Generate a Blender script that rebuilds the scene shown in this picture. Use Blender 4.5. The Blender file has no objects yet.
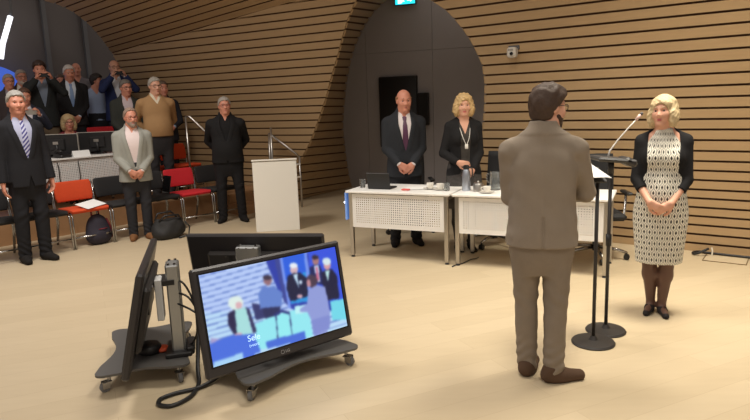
import bpy, math, random
import numpy as np
from mathutils import Vector, Matrix
random.seed(4); rng = np.random.default_rng(4)
SC = bpy.context.scene; COL = SC.collection
PI = math.pi; R = math.radians

# ------------------------------------------------------------------ basics
def lin(c):
    return tuple(((v/255)/12.92 if v/255 <= .04045 else ((v/255+.055)/1.055)**2.4) for v in c)
def tag(o, label=None, cat=None, group=None, kind=None):
    if label: o['label'] = label
    if cat: o['category'] = cat
    if group: o['group'] = group
    if kind: o['kind'] = kind
    return o
def empty(name, loc=(0,0,0), rz=0, label=None, cat=None, group=None):
    o = bpy.data.objects.new(name, None); COL.objects.link(o)
    o.location = loc; o.rotation_euler = (0,0,rz); o.empty_display_size = .1
    return tag(o, label, cat, group)
def mesh_obj(name, V, F, mats, parent=None, smooth=False, fm=None):
    me = bpy.data.meshes.new(name); me.from_pydata([tuple(map(float, v)) for v in V] if not isinstance(V, np.ndarray) else V.tolist(), [], F if not isinstance(F, np.ndarray) else F.tolist())
    for m in (mats if isinstance(mats, (list, tuple)) else [mats]): me.materials.append(m)
    if fm is not None: me.polygons.foreach_set('material_index', np.asarray(fm, dtype=np.int32))
    if smooth: me.polygons.foreach_set('use_smooth', [True]*len(me.polygons))
    me.update()
    o = bpy.data.objects.new(name, me); COL.objects.link(o)
    if parent: o.parent = parent
    return o
def copy_tree(o, parent=None):
    c = o.copy(); COL.objects.link(c)
    if parent: c.parent = parent
    for ch in list(o.children): copy_tree(ch, c)
    return c

# ------------------------------------------------------------------ materials
def M(name, rgb, rough=.6, metal=0, spec=None, nz=0, nscale=30, bump=0, bscale=200, emit=None, es=1, trans=0, coat=0, sheen=0):
    m = bpy.data.materials.new(name); m.use_nodes = True
    nt = m.node_tree; b = nt.nodes['Principled BSDF']; L = nt.links
    c = lin(rgb)
    b.inputs['Base Color'].default_value = (*c, 1); b.inputs['Roughness'].default_value = rough
    b.inputs['Metallic'].default_value = metal
    if spec is not None: b.inputs['Specular IOR Level'].default_value = spec
    if trans: b.inputs['Transmission Weight'].default_value = trans
    if coat: b.inputs['Coat Weight'].default_value = coat
    if sheen: b.inputs['Sheen Weight'].default_value = sheen
    if emit: b.inputs['Emission Color'].default_value = (*lin(emit),1); b.inputs['Emission Strength'].default_value = es
    if nz or bump:
        tc = nt.nodes.new('ShaderNodeTexCoord')
    if nz:
        n = nt.nodes.new('ShaderNodeTexNoise'); n.inputs['Scale'].default_value = nscale; n.inputs['Detail'].default_value = 4
        L.new(tc.outputs['Object'], n.inputs['Vector'])
        mx = nt.nodes.new('ShaderNodeMix'); mx.data_type = 'RGBA'
        mx.inputs['A'].default_value = (*[v*(1-nz) for v in c],1); mx.inputs['B'].default_value = (*[min(1,v*(1+nz)) for v in c],1)
        L.new(n.outputs['Fac'], mx.inputs['Factor']); L.new(mx.outputs['Result'], b.inputs['Base Color'])
    if bump:
        n = nt.nodes.new('ShaderNodeTexNoise'); n.inputs['Scale'].default_value = bscale
        L.new(tc.outputs['Object'], n.inputs['Vector'])
        bp = nt.nodes.new('ShaderNodeBump'); bp.inputs['Strength'].default_value = bump; bp.inputs['Distance'].default_value = .004
        L.new(n.outputs['Fac'], bp.inputs['Height']); L.new(bp.outputs['Normal'], b.inputs['Normal'])
    return m
def wood(name, c1, c2, rough=.5, vec_scale=(1,1,14), plank=None):
    m = bpy.data.materials.new(name); m.use_nodes = True
    nt = m.node_tree; b = nt.nodes['Principled BSDF']; L = nt.links
    b.inputs['Roughness'].default_value = rough
    tc = nt.nodes.new('ShaderNodeTexCoord'); mp = nt.nodes.new('ShaderNodeMapping')
    mp.inputs['Scale'].default_value = vec_scale
    L.new(tc.outputs['Object'], mp.inputs['Vector'])
    n = nt.nodes.new('ShaderNodeTexNoise'); n.inputs['Scale'].default_value = 2.2; n.inputs['Detail'].default_value = 6
    L.new(mp.outputs['Vector'], n.inputs['Vector'])
    mx = nt.nodes.new('ShaderNodeMix'); mx.data_type = 'RGBA'
    mx.inputs['A'].default_value = (*lin(c1),1); mx.inputs['B'].default_value = (*lin(c2),1)
    L.new(n.outputs['Fac'], mx.inputs['Factor'])
    out = mx.outputs['Result']
    if plank:
        br = nt.nodes.new('ShaderNodeTexBrick'); mp2 = nt.nodes.new('ShaderNodeMapping')
        mp2.inputs['Rotation'].default_value = (0,0,plank[2]); L.new(tc.outputs['Object'], mp2.inputs['Vector'])
        L.new(mp2.outputs['Vector'], br.inputs['Vector'])
        br.inputs['Scale'].default_value = 1; br.inputs['Brick Width'].default_value = plank[0]; br.inputs['Row Height'].default_value = plank[1]
        br.inputs['Mortar Size'].default_value = .0015; br.inputs['Color1'].default_value = (1,1,1,1)
        br.inputs['Color2'].default_value = (.93,.92,.90,1); br.inputs['Mortar'].default_value = (.82,.78,.72,1)
        ml = nt.nodes.new('ShaderNodeMix'); ml.data_type = 'RGBA'; ml.blend_type = 'MULTIPLY'; ml.inputs['Factor'].default_value = 1
        L.new(out, ml.inputs['A']); L.new(br.outputs['Color'], ml.inputs['B']); out = ml.outputs['Result']
    L.new(out, b.inputs['Base Color'])
    return m

# ------------------------------------------------------------------ mesh builder
def smooth(pts, n=6):
    P = [Vector(p) for p in pts]; P = [P[0]*2-P[1]]+P+[P[-1]*2-P[-2]]; out = []
    for i in range(1, len(P)-2):
        a, b, c, d = P[i-1:i+3]
        for k in range(n):
            t = k/n; out.append(.5*((2*b)+(c-a)*t+(2*a-5*b+4*c-d)*t*t+(3*b-a-3*c+d)*t**3))
    return out+[P[-2]]
class MB:
    def __init__(s): s.V = []; s.F = []; s.fm = []; s.mi = 0
    def add(s, V, F):
        o = len(s.V); s.V += [tuple(v) for v in V]
        for f in F: s.F.append(tuple(i+o for i in f)); s.fm.append(s.mi)
        return s
    def box(s, c, d, rz=0, rx=0, ry=0, bev=0):
        X, Y, Z = d[0]/2, d[1]/2, d[2]/2
        m = Matrix.Translation(c) @ Matrix.Rotation(rz,4,'Z') @ Matrix.Rotation(ry,4,'Y') @ Matrix.Rotation(rx,4,'X')
        b = min(bev, X*.99, Y*.99, Z*.99)
        if b <= 0:
            V = [m @ Vector((x*X,y*Y,z*Z)) for z in (-1,1) for y in (-1,1) for x in (-1,1)]
            return s.add(V, [(0,2,3,1),(4,5,7,6),(0,1,5,4),(2,6,7,3),(0,4,6,2),(1,3,7,5)])
        V = []; idx = {}
        for sx in (-1,1):
            for sy in (-1,1):
                for sz in (-1,1):
                    for k, q in enumerate(((X,Y-b,Z-b),(X-b,Y,Z-b),(X-b,Y-b,Z))):
                        idx[sx,sy,sz,k] = len(V); V.append(m @ Vector((sx*q[0],sy*q[1],sz*q[2])))
        F = []
        I = lambda a,b_,c_,k: idx[a,b_,c_,k]
        for t in (-1,1):
            F.append([I(t,-1,-1,0),I(t,1,-1,0),I(t,1,1,0),I(t,-1,1,0)]); F.append([I(-1,t,-1,1),I(1,t,-1,1),I(1,t,1,1),I(-1,t,1,1)])
            F.append([I(-1,-1,t,2),I(1,-1,t,2),I(1,1,t,2),I(-1,1,t,2)])
        for a in (-1,1):
            for c_ in (-1,1):
                F.append([I(a,c_,-1,0),I(a,c_,1,0),I(a,c_,1,1),I(a,c_,-1,1)])
                F.append([I(a,-1,c_,0),I(a,1,c_,0),I(a,1,c_,2),I(a,-1,c_,2)])
                F.append([I(-1,a,c_,1),I(1,a,c_,1),I(1,a,c_,2),I(-1,a,c_,2)])
                for e in (-1,1): F.append([I(a,c_,e,0),I(a,c_,e,1),I(a,c_,e,2)]) if True else 0
        cen = m @ Vector((0,0,0)); G = []
        for f in F:
            p = [V[i] for i in f]; n = (p[1]-p[0]).cross(p[2]-p[0]); q = sum(p, Vector())/len(p)-cen
            G.append(tuple(f) if n.dot(q) > 0 else tuple(reversed(f)))
        return s.add(V, G)
    def tube(s, pts, r, n=8, closed=False, caps=True):
        pts = [Vector(p) for p in pts]; N = len(pts); V = []; prev = None
        rr = r if isinstance(r, (list, tuple)) else [r]*N
        for i, p in enumerate(pts):
            a = pts[(i-1) % N] if (closed or i > 0) else p; b = pts[(i+1) % N] if (closed or i < N-1) else p
            t = (b-a).normalized()
            if prev is None:
                u = t.cross(Vector((0,0,1)));
                if u.length < .05: u = t.cross(Vector((1,0,0)))
            else: u = prev - t*prev.dot(t)
            u.normalize(); prev = u; w = t.cross(u)
            for k in range(n):
                A = 2*PI*k/n; V.append(p + (u*math.cos(A)+w*math.sin(A))*rr[i])
        F = []
        for i in range(N if closed else N-1):
            for k in range(n):
                a = i*n+k; b = i*n+(k+1) % n; j = ((i+1) % N)*n
                F.append((a, b, j+(k+1) % n, j+k))
        if caps and not closed: F.append(tuple(range(n))[::-1]); F.append(tuple((N-1)*n+k for k in range(n)))
        return s.add(V, F)
    def lathe(s, prof, c=(0,0,0), n=24, mat=None):
        V = []; F = []; P = len(prof)
        for k in range(n):
            A = 2*PI*k/n
            for (r, z) in prof:
                v = Vector((r*math.cos(A), r*math.sin(A), z)); v = (mat @ v) if mat else v
                V.append(v + Vector(c))
        for k in range(n):
            for i in range(P-1):
                a = k*P+i; b = ((k+1) % n)*P+i; F.append((a, b, b+1, a+1))
        if prof[0][0] > 1e-6: F.append(tuple(k*P for k in range(n))[::-1])
        if prof[-1][0] > 1e-6: F.append(tuple(k*P+P-1 for k in range(n)))
        return s.add(V, F)
    def prism(s, poly, z0, z1, m=None):
        n = len(poly); V = [Vector((x,y,z0)) for x, y in poly]+[Vector((x,y,z1)) for x, y in poly]
        if m is not None: V = [m @ v for v in V]
        F = [tuple(range(n))[::-1], tuple(range(n, 2*n))]+[(i, (i+1) % n, n+(i+1) % n, n+i) for i in range(n)]
        return s.add(V, F)
    def sphere(s, c, r, n=12, sc=(1,1,1)):
        prof = [(max(0, math.sin(PI*i/n)) if 0 < i < n else 0, -math.cos(PI*i/n)) for i in range(n+1)]
        o = len(s.V); s.lathe([(a*r, z*r) for a, z in prof], (0,0,0), n*2)
        for i in range(o, len(s.V)): v = s.V[i]; s.V[i] = (v[0]*sc[0]+c[0], v[1]*sc[1]+c[1], v[2]*sc[2]+c[2])
        return s
    def xf(s, m):
        s.V = [tuple(m @ Vector(v)) for v in s.V]; return s
    def build(s, name, mats, parent=None, smooth=False, ang=None):
        o = mesh_obj(name, s.V, s.F, mats, parent, False, s.fm)
        if smooth:
            o.data.polygons.foreach_set('use_smooth', [True]*len(o.data.polygons))
            if ang is not None: o.data.set_sharp_from_angle(angle=R(ang))
        return o

# ------------------------------------------------------------------ implicit bodies -> one continuous surface (surface nets)
def smin(a, b, k):
    if k <= 0: return np.minimum(a, b)
    h = np.maximum(k-np.abs(a-b), 0)/k
    return np.minimum(a, b)-h*h*k*.25
def cap(a, b, ra, rb, k=.02):
    a = np.array(a, float); ab = np.array(b, float)-a; L = max(ab @ ab, 1e-9)
    def f(p):
        q = p-a; t = np.clip(q @ ab/L, 0, 1)
        return np.linalg.norm(q-t[..., None]*ab, axis=-1)-(ra+(rb-ra)*t)
    return (f, k)
def ell(c, r, k=.02, rot=None):
    c = np.array(c, float); r = np.array(r, float)
    def f(p):
        q = p-c
        if rot is not None: q = q @ rot
        k0 = np.linalg.norm(q/r, axis=-1); k1 = np.linalg.norm(q/(r*r), axis=-1)+1e-9
        return k0*(k0-1)/k1
    return (f, k)
def loft(tbl, off=0, k=.03, n=2.3, sx=1, sy=1):
    t = np.array([list(r)+[0]*(4-len(r)) for r in tbl], float)
    zz = np.linspace(t[0,0], t[-1,0], 200); w = 9
    def sm(i):
        v = np.interp(zz, t[:,0], t[:,i]); v = np.convolve(np.pad(v, w, mode='edge'), np.ones(2*w+1)/(2*w+1), 'valid'); return v
    A, B, C = sm(1)*sx+off, sm(2)*sy+off, sm(3)
    z0, z1 = t[0,0]-off*.3, t[-1,0]+off*.3
    def f(p):
        z = p[..., 2]; a = np.interp(z, zz, A); b = np.interp(z, zz, B); c = np.interp(z, zz, C)
        d = ((np.abs(p[..., 0]/a)**n+np.abs((p[..., 1]-c)/b)**n)**(1/n)-1)*np.minimum(a, b)
        return np.maximum(d, np.maximum(z0-z, z-z1))
    return (f, k)
def xform(prims, Rm, c):
    return [((lambda g: (lambda p: g((p-c) @ Rm)))(f), k) for f, k in prims]
def polygonize(prims, lo, hi, h, post=None):
    lo = np.array(lo, float); hi = np.array(hi, float); B = 8
    nb = np.maximum(1, np.ceil((hi-lo)/(h*B)).astype(int)); n = nb*B
    ci = np.stack(np.meshgrid(*[np.arange(v) for v in nb], indexing='ij'), -1).reshape(-1, 3)
    cc = lo+(ci*B+(B-1)/2)*h; Rb = math.sqrt(3)*B*h/2
    D = np.stack([f(cc) for f, _ in prims]); best = D.min(0)
    tot = D[0].copy()
    for i in range(1, len(prims)): tot = smin(tot, D[i], prims[i][1])
    if post: tot = post(cc, tot)
    keep = np.abs(tot) < Rb*1.7
    vals = np.repeat(np.repeat(np.repeat(np.where(tot < 0, -1., 1.).reshape(nb), B, 0), B, 1), B, 2)
    ki = ci[keep]; nk = len(ki)
    loc = np.stack(np.meshgrid(*[np.arange(B)]*3, indexing='ij'), -1).reshape(-1, 3)
    P = lo+(ki[:, None, :]*B+loc[None])*h
    Dk = D[:, keep]; bk = best[keep]
    d = np.full(P.shape[:2], 1e3)
    for i, (f, k) in enumerate(prims):
        s = Dk[i] < np.maximum(bk, -Rb)+2.6*Rb+k
        if s.any(): d[s] = smin(d[s], f(P[s]), k)
    if post: d = post(P.reshape(-1, 3), d.reshape(-1)).reshape(nk, -1)
    v6 = vals.reshape(nb[0], B, nb[1], B, nb[2], B)
    v6[ki[:, 0], :, ki[:, 1], :, ki[:, 2], :] = d.reshape(nk, B, B, B)
    v = v6.reshape(n)
    v = np.pad(v, 1, constant_values=1.); lo = lo-h
    S = v < 0
    cnt = sum(S[i:S.shape[0]-1+i, j:S.shape[1]-1+j, k:S.shape[2]-1+k].astype(np.int8) for i in (0,1) for j in (0,1) for k in (0,1))
    act = (cnt > 0) & (cnt < 8); idx = np.argwhere(act)
    vid = np.full(act.shape, -1, np.int64); vid[act] = np.arange(len(idx))
    acc = np.zeros((len(idx), 3)); num = np.zeros(len(idx))
    cs = [(i,j,k) for i in (0,1) for j in (0,1) for k in (0,1)]
    g = {c: v[idx[:,0]+c[0], idx[:,1]+c[1], idx[:,2]+c[2]] for c in cs}
    for a in cs:
        for ax in range(3):
            if a[ax]: continue
            b = tuple(1 if q == ax else a[q] for q in range(3))
            x = (g[a] < 0) != (g[b] < 0)
            t = np.where(x, g[a]/np.where(x, g[a]-g[b], 1), 0)
            p = np.array(a, float)[None].repeat(len(idx), 0); p[:, ax] += t
            acc[x] += p[x]; num[x] += 1
    V = lo+(idx+acc/num[:, None])*h
    F = []
    for ax in range(3):
        o1, o2 = [(1,2),(2,0),(0,1)][ax]
        sl = [slice(1,-1)]*3; s0 = list(sl); s1 = list(sl)
        s0[ax] = slice(0,-1); s1[ax] = slice(1,None)
        A = S[tuple(s0)]; Bv = S[tuple(s1)]
        e = np.argwhere(A != Bv); e2 = e.copy()
        for q in range(3):
            if q != ax: e2[:, q] += 1
        fl = A[tuple(e.T)]
        q = []
        for (u, w) in ((0,0),(-1,0),(-1,-1),(0,-1)):
            c = e2.copy(); c[:, o1] += u; c[:, o2] += w
            q.append(vid[tuple(c.T)])
        q = np.stack(q, 1); q[~fl] = q[~fl][:, ::-1]
        F.append(q)
    F = np.concatenate(F)
    ok = (F >= 0).all(1); F = F[ok]
    # one smoothing pass
    for _ in range(2):
        i1 = np.concatenate([F[:,0],F[:,1],F[:,2],F[:,3],F[:,1],F[:,2],F[:,3],F[:,0]]); i2 = np.concatenate([F[:,1],F[:,2],F[:,3],F[:,0],F[:,0],F[:,1],F[:,2],F[:,3]])
        ct = np.bincount(i1, minlength=len(V)); sm = np.stack([np.bincount(i1, V[i2,q], minlength=len(V)) for q in range(3)], 1)
        V = V*.5+.5*sm/np.maximum(ct, 1)[:, None]
    return V, F

# ------------------------------------------------------------------ people
SKIN = M('skin', (214,160,134), .55, nz=.06, nscale=9); SKIN2 = M('skin_ruddy', (206,140,116), .55, nz=.08, nscale=9)
LIP = M('lips', (186,112,98), .5); LIPF = M('lips_rose', (188,92,92), .45); EYEW = M('eye_white', (196,188,178), .3); IRIS = M('iris', (52,48,46), .2)
MT = [(.80,.145,.095),(.90,.16,.106),(1.0,.16,.106),(1.1,.152,.106),(1.2,.156,.112,.003),(1.28,.164,.116,.003),(1.36,.160,.108),(1.42,.134,.09,-.006),(1.46,.090,.072,-.010),(1.51,.060,.062,-.010),(1.55,.057,.058,-.006)]
FT = [(.80,.155,.105),(.88,.172,.115),(.95,.166,.112),(1.05,.136,.098),(1.12,.130,.095),(1.2,.138,.10),(1.28,.148,.103),(1.35,.142,.096),(1.41,.116,.08),(1.455,.073,.06),(1.51,.05,.052),(1.55,.048,.05)]
JT = [(.66,.208,.142),(.80,.206,.147),(.95,.196,.144),(1.08,.183,.136),(1.2,.184,.138),(1.28,.190,.141),(1.36,.186,.134),(1.42,.160,.112,-.004),(1.46,.118,.092,-.008),(1.50,.082,.080,-.010),(1.53,.074,.076,-.010),(1.565,.071,.072,-.008)]
CT = [(.66,.19,.135),(.80,.19,.135),(.92,.185,.13),(1.05,.152,.116),(1.12,.15,.112),(1.2,.157,.116),(1.28,.165,.121),(1.35,.158,.113),(1.41,.132,.096),(1.45,.092,.076),(1.485,.068,.066)]
TT = [(.66,.10,.075),(.72,.135,.098),(.78,.165,.114),(.86,.186,.128),(.97,.180,.125),(1.07,.168,.122)]
def rotm(yaw=0, pitch=0, roll=0):
    return np.array(Matrix.Rotation(yaw,3,'Z') @ Matrix.Rotation(pitch,3,'X') @ Matrix.Rotation(roll,3,'Y'))
def unit(v): v = np.array(v, float); return v/np.linalg.norm(v)
def ik(S, W, hint, L1, L2):
    S = np.array(S, float); W = np.array(W, float); d = W-S; D = np.linalg.norm(d)
    if D > (L1+L2)*.995: W = S+d/D*(L1+L2)*.995; d = W-S; D = np.linalg.norm(d)
    a = (L1*L1-L2*L2+D*D)/(2*D); hh = math.sqrt(max(L1*L1-a*a, 0)); u = d/D
    q = np.array(hint, float); q = unit(q-u*(q @ u)); return S+u*a+q*hh, W
def hand(w, d, n, side, curl, sc=1., spread=1.):
    """palm, four unequal fingers with two bends, thumb leaving the side of the palm; n = direction the palm faces"""
    w = np.array(w, float); d = unit(d); n = np.array(n, float); n = unit(n-d*(n @ d)); t = np.cross(n, d)*side   # t: thumb side
    P = []
    for q in (-.026, -.009, .009, .026):
        P.append(cap(w+t*q*.7*sc+d*.012*sc, w+t*q*sc+d*.082*sc, .0155*sc, .0125*sc, .014))
    for q, L, wd in ((.029,.072,.0095),(.0095,.082,.0098),(-.0105,.075,.0094),(-.029,.06,.0085)):
        b = w+t*q*sc+d*.088*sc; c1, c2 = curl*.75, curl*1.6
        f1 = d*math.cos(c1)+n*math.sin(c1); f2 = d*math.cos(c2)+n*math.sin(c2); f3 = d*math.cos(c2+curl*.5)+n*math.sin(c2+curl*.5)
        f1 = unit(f1+t*q*1.5*spread)
        a1 = b+f1*L*.5*sc; a2 = a1+f2*L*.32*sc; a3 = a2+f3*L*.22*sc
        P += [cap(b, a1, wd*sc, wd*sc, .006), cap(a1, a2, wd*sc, wd*.94*sc, .003), cap(a2, a3, wd*.94*sc, wd*.8*sc, .003)]
    b = w+t*.024*sc+d*.02*sc; b1 = b+unit(t*.75+d*.7+n*.35)*.042*sc; b2 = b1+unit(t*.25+d*.85+n*.3)*.032*sc; b3 = b2+unit(d*.9+n*.4-t*.05)*.024*sc
    P += [cap(b, b1, .016*sc, .0125*sc, .01), cap(b1, b2, .0122*sc, .011*sc, .004), cap(b2, b3, .011*sc, .009*sc, .004)]
    return P
HANDS = {  # right-hand pose (x mirrored for the left): wrist, finger direction, palm normal, curl, elbow hint
 'side':   ((.245,.035,.845), (.02,.12,-1), (-1,.15,0), .55, (.35,-1,0)),
 'claspR': ((.085,.205,.955), (-.82,.10,-.52), (-.1,-1,-.1), .75, (.75,-.8,-.2)),
 'claspL': ((.070,.178,.945), (-.80,.16,-.50), (-.1,-1,-.1), .55, (.75,-.8,-.2)),
 'back':   ((.10,-.185,.96), (-.85,-.05,-.45), (0,1,0), .5, (1,-.55,0)),
 'phone':  ((.10,.30,1.50), (-.35,.25,.85), (-.75,.15,-.1), .9, (.75,-.2,-1)),
 'tablet': ((.12,.34,1.36), (-.25,.45,.85), (-.9,.05,-.1), .8, (.6,-.2,-1)),
 'belly':  ((.10,.195,1.03), (-.93,.12,-.2), (0,-1,-.1), .45, (.7,-.8,-.1)),
 'read':   ((.15,.33,1.10), (-.25,.95,.12), (-.75,0,.5), .6, (.55,-.6,-.5)),
 'readL':  ((.13,.33,1.10), (-.25,.95,.12), (-.75,0,.5), .6, (.2,-.8,-.5)),
 'waist':  ((.18,.17,.98), (-.75,.45,-.4), (-.3,-.9,0), .6, (1,-.4,0)),
 'pocket': ((.225,.06,.90), (-.1,.2,-1), (-1,.0,0), .6, (.8,-1,0)),
 'desk':   ((.16,.32,.98), (-.3,.95,-.15), (0,0,-1), .4, (1,-.3,-.2)),
}
HAIRMAT = {}
def hairmat(rgb):
    if rgb not in HAIRMAT: HAIRMAT[rgb] = M('hair_%d' % len(HAIRMAT), rgb, .6, nz=.35, nscale=60, bump=.6, bscale=90)
    return HAIRMAT[rgb]
FABRIC = {}
def fab(rgb, nz=.08, rough=.85):
    if (rgb, nz) not in FABRIC: FABRIC[rgb, nz] = M('fabric_%d' % len(FABRIC), rgb, rough, nz=nz, nscale=14, bump=.25, bscale=160, spec=.25)
    return FABRIC[rgb, nz]

class Person: pass
def person(label, pos, phi, H=1.8, sex='m', group=None, vox=.010, w=1.0, belly=0, hl=None, hr=None, head=(0,0,0), lean=0, skin=None,
           top='jacket', top_rgb=(40,40,44), shirt=(225,225,228), tie=None, legs='trousers', legs_rgb=(38,38,42), shoe=(30,27,26),
           hair='short', hair_rgb=(150,145,140), glasses=None, beard=None, feet=((.10,.02),(-.10,.02)), toe=.18, seated=False, sleeve=1., hem=.80, topmat=None,
           open_bottom=1.08, open_w=.072, fold=0., strap=None):
    """local frame: faces +Y, +X is the person's right hand side, reference height 1.80"""
    s = H/1.78; h = vox/s; skin = skin or SKIN; fem = sex == 'f'
    rz = PI+R(phi)
    root = empty('person', pos, rz, label, 'person', group); root.scale = (1,1,1)
    o = Person(); o.root = root; o.s = s
    Mw = Matrix.Translation(pos) @ Matrix.Rotation(rz,4,'Z') @ Matrix.Scale(s,4); o.Mw = Mw
    W = lambda p: Mw @ Vector(p); o.W = W
    part = lambda name, VF, mat, fm=None: mesh_obj(name, VF[0]*s, VF[1], mat, root, True, fm)
    part_mb = lambda name, mb, mat, sm=True: (mb.xf(Matrix.Scale(s,4)), mb.build(name, mat, root, sm))[1]
    hips = .93
    shx = (.147 if fem else .180)*w
    rl = .88 if fem else 1.
    # arms
    arms = {}
    for sd, spec in ((1, hr), (-1, hl)):
        spec = spec or 'side'
        if isinstance(spec, str): spec = HANDS[spec]
        wr, d, n, curl, hint = [np.array(v, float) if not np.isscalar(v) else v for v in spec[:5]]
        mir = np.array([sd, 1, 1.])
        S = np.array([sd*shx, -.012, 1.402 if not fem else 1.39]); wr = wr*mir
        if abs(wr[0]) > .22: wr[0] += sd*(w-1)*.18
        E, wr = ik(S, wr, hint*mir, .295*(.95 if fem else 1), .262*(.95 if fem else 1))
        arms[sd] = (S, E, wr, d*mir, n*mir, curl)
    o.arms = arms
    # head frame
    Rh = rotm(*[R(v) for v in head]); piv = np.array([0,-.012,1.54]); hc = piv+Rh @ np.array([0,.024,.105]); o.Rh = Rh; o.hc = hc
    o.HW = lambda p: W(hc+Rh @ np.array(p, float))
    fs = .955 if fem else 1.
    hp = [ell((0,-.012,.034),(.076*fs,.096,.089),.02), ell((0,.026,-.05),(.058*fs,.062,.072),.05), ell((0,.070,-.097),(.024,.022,.02),.03),
          ell((.037,.060,-.026),(.026,.026,.028),.03), ell((-.037,.060,-.026),(.026,.026,.028),.03),
          cap((-.033,.074,.026),(.033,.074,.026),.012,.012,.02),
          cap((0,.082,.012),(0,.103,-.028),.008,.0135,.012), cap((-.012,.096,-.034),(.012,.096,-.034),.0095,.0095,.008),
          cap((-.018,.087,-.063),(.018,.087,-.063),.0085,.0085,.008),
          ell((.077*fs,-.008,-.004),(.011,.024,.034),.008), ell((-.077*fs,-.008,-.004),(.011,.024,.034),.008)]
    hprims = xform(hp, Rh, hc)
    def sockets(p, d):
        q = (p-hc) @ Rh
        e = np.linalg.norm((np.stack([np.abs(q[:,0])-.0315, q[:,1]-.088, q[:,2]-.007], 1))/np.array([1.5,1.1,1.]), axis=1)-.0135
        return np.maximum(d, -e)
    # body: ONE continuous surface
    T = FT if fem else MT
    prims = [loft(T, 0, sx=w, sy=w)]
    if fem:
        prims += [ell((.07,.075,1.285),(.062,.06,.062),.05), ell((-.07,.075,1.285),(.062,.06,.062),.05)]
    nr = .046 if fem else .056
    prims += [cap((0,-.022,1.50), (sd*.13*w,-.016,1.425), .045*rl, .040*rl, .04) for sd in (1,-1)]
    prims.append(cap((0,-.016,1.45), hc+Rh @ np.array([0,-.02,-.06]), nr+.006, nr, .04))
    prims += hprims
    for sd, (S, E, wr, d, n, curl) in arms.items():
        prims += [cap(S, E, .054*rl*w, .040*rl, .05), cap(E, wr, .041*rl, .027*rl, .03)]
    for sd, (S, E, wr, d, n, curl) in arms.items():
        prims += hand(wr-unit(d)*.004, d, n, sd, curl, .93 if fem else 1.03)
    ft = {}
    if not seated:
        for sd, (fx, fy) in ((1, feet[0]), (-1, feet[1])):
            A = np.array([fx, fy-.03, .085]); Hp = np.array([sd*.088*w, 0, hips-.02]); K = (A+Hp)/2+np.array([sd*.004, .028, .02])
            ta = sd*(toe[0 if sd > 0 else 1] if isinstance(toe, tuple) else toe); fd = np.array([math.sin(ta), math.cos(ta), 0]); ft[sd] = (A, K, Hp, fd)
            th, kn, an = ((.088,.055,.036) if not fem else (.086,.052,.034)) if legs != 'trousers' else (.072,.044,.030)
            prims += [cap(Hp, K, th*w, kn, .04), cap(K, K*.55+A*.45+np.array([0,-.012,0]), kn*.96, kn*.93, .03), cap(K*.55+A*.45+np.array([0,-.012,0]), A, kn*.93, an, .03),
                      cap(A-np.array([0,0,.035])-fd*.02, A+fd*.13-np.array([0,0,.058]), .032, .022, .03)]
    else:
        for sd in (1, -1):
            Hp = np.array([sd*.09, .02, .88]); K = np.array([sd*.11, .45, .87]); A = np.array([sd*.11, .44, .46])
            prims += [cap(Hp, K, .085, .056, .04), cap(K, A, .056, .036, .03), cap(A-np.array([0,0,.03]), A+np.array([0,.15,-.05]), .032, .024, .03)]
            ft[sd] = (A, K, Hp, np.array([0,1,0]))
    lo = np.array([-.62,-.42,-.02]); hi = np.array([.62,.62,1.86])
    V, F = polygonize(prims, lo, hi, h, sockets)
    # lips by place
    part('body', (V, F), skin)
    mb = MB()
    for pts, r_ in (([(-.026,.0835,-.0625),(-.013,.0922,-.0595),(0,.0945,-.0605),(.013,.0922,-.0595),(.026,.0835,-.0625)], [.0015,.0040,.0042,.0040,.0015]), ([(-.026,.0835,-.0635),(-.012,.0915,-.0685),(0,.0932,-.069),(.012,.0915,-.0685),(.026,.0835,-.0635)], [.0015,.0044,.0048,.0044,.0015])):
        mb.tube([hc+Rh @ np.array(v) for v in pts], r_, 6)
    part_mb('lips', mb, LIPF if fem else LIP)
    # eyes, brows
    for sd in (1, -1):
        mb = MB(); c = np.array([sd*.0315, .0675, .008]); mb.sphere((0,0,0), .0135, 8)
        X = Matrix.Translation(Vector(hc+Rh @ c)) @ Matrix(Rh.tolist()).to_4x4()
        k = len(mb.F); mb.mi = 1; mb.sphere((0,.0068,-.001), .0088, 6, (1,.9,1)); mb.xf(X); part_mb('eye', mb, [EYEW, IRIS]); mb = MB(); mb.tube([hc+Rh @ np.array([sd*x, y, z]) for x, y, z in ((.016,.0750,.0135),(.0315,.0790,.0175),(.047,.071,.0130))], [.0035,.0062,.0035], 6); part_mb('upper_eyelid', mb, skin)
        mb = MB(); mb.tube([hc+Rh @ np.array([sd*x, y, z]) for x, y, z in ((.014,.085,.027),(.03,.086,.033),(.05,.070,.028))], [.0035,.0042,.0025], 6); part_mb('eyebrow', mb, hairmat(hair_rgb if not hair.startswith('bald') else (120,95,80)))
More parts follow.
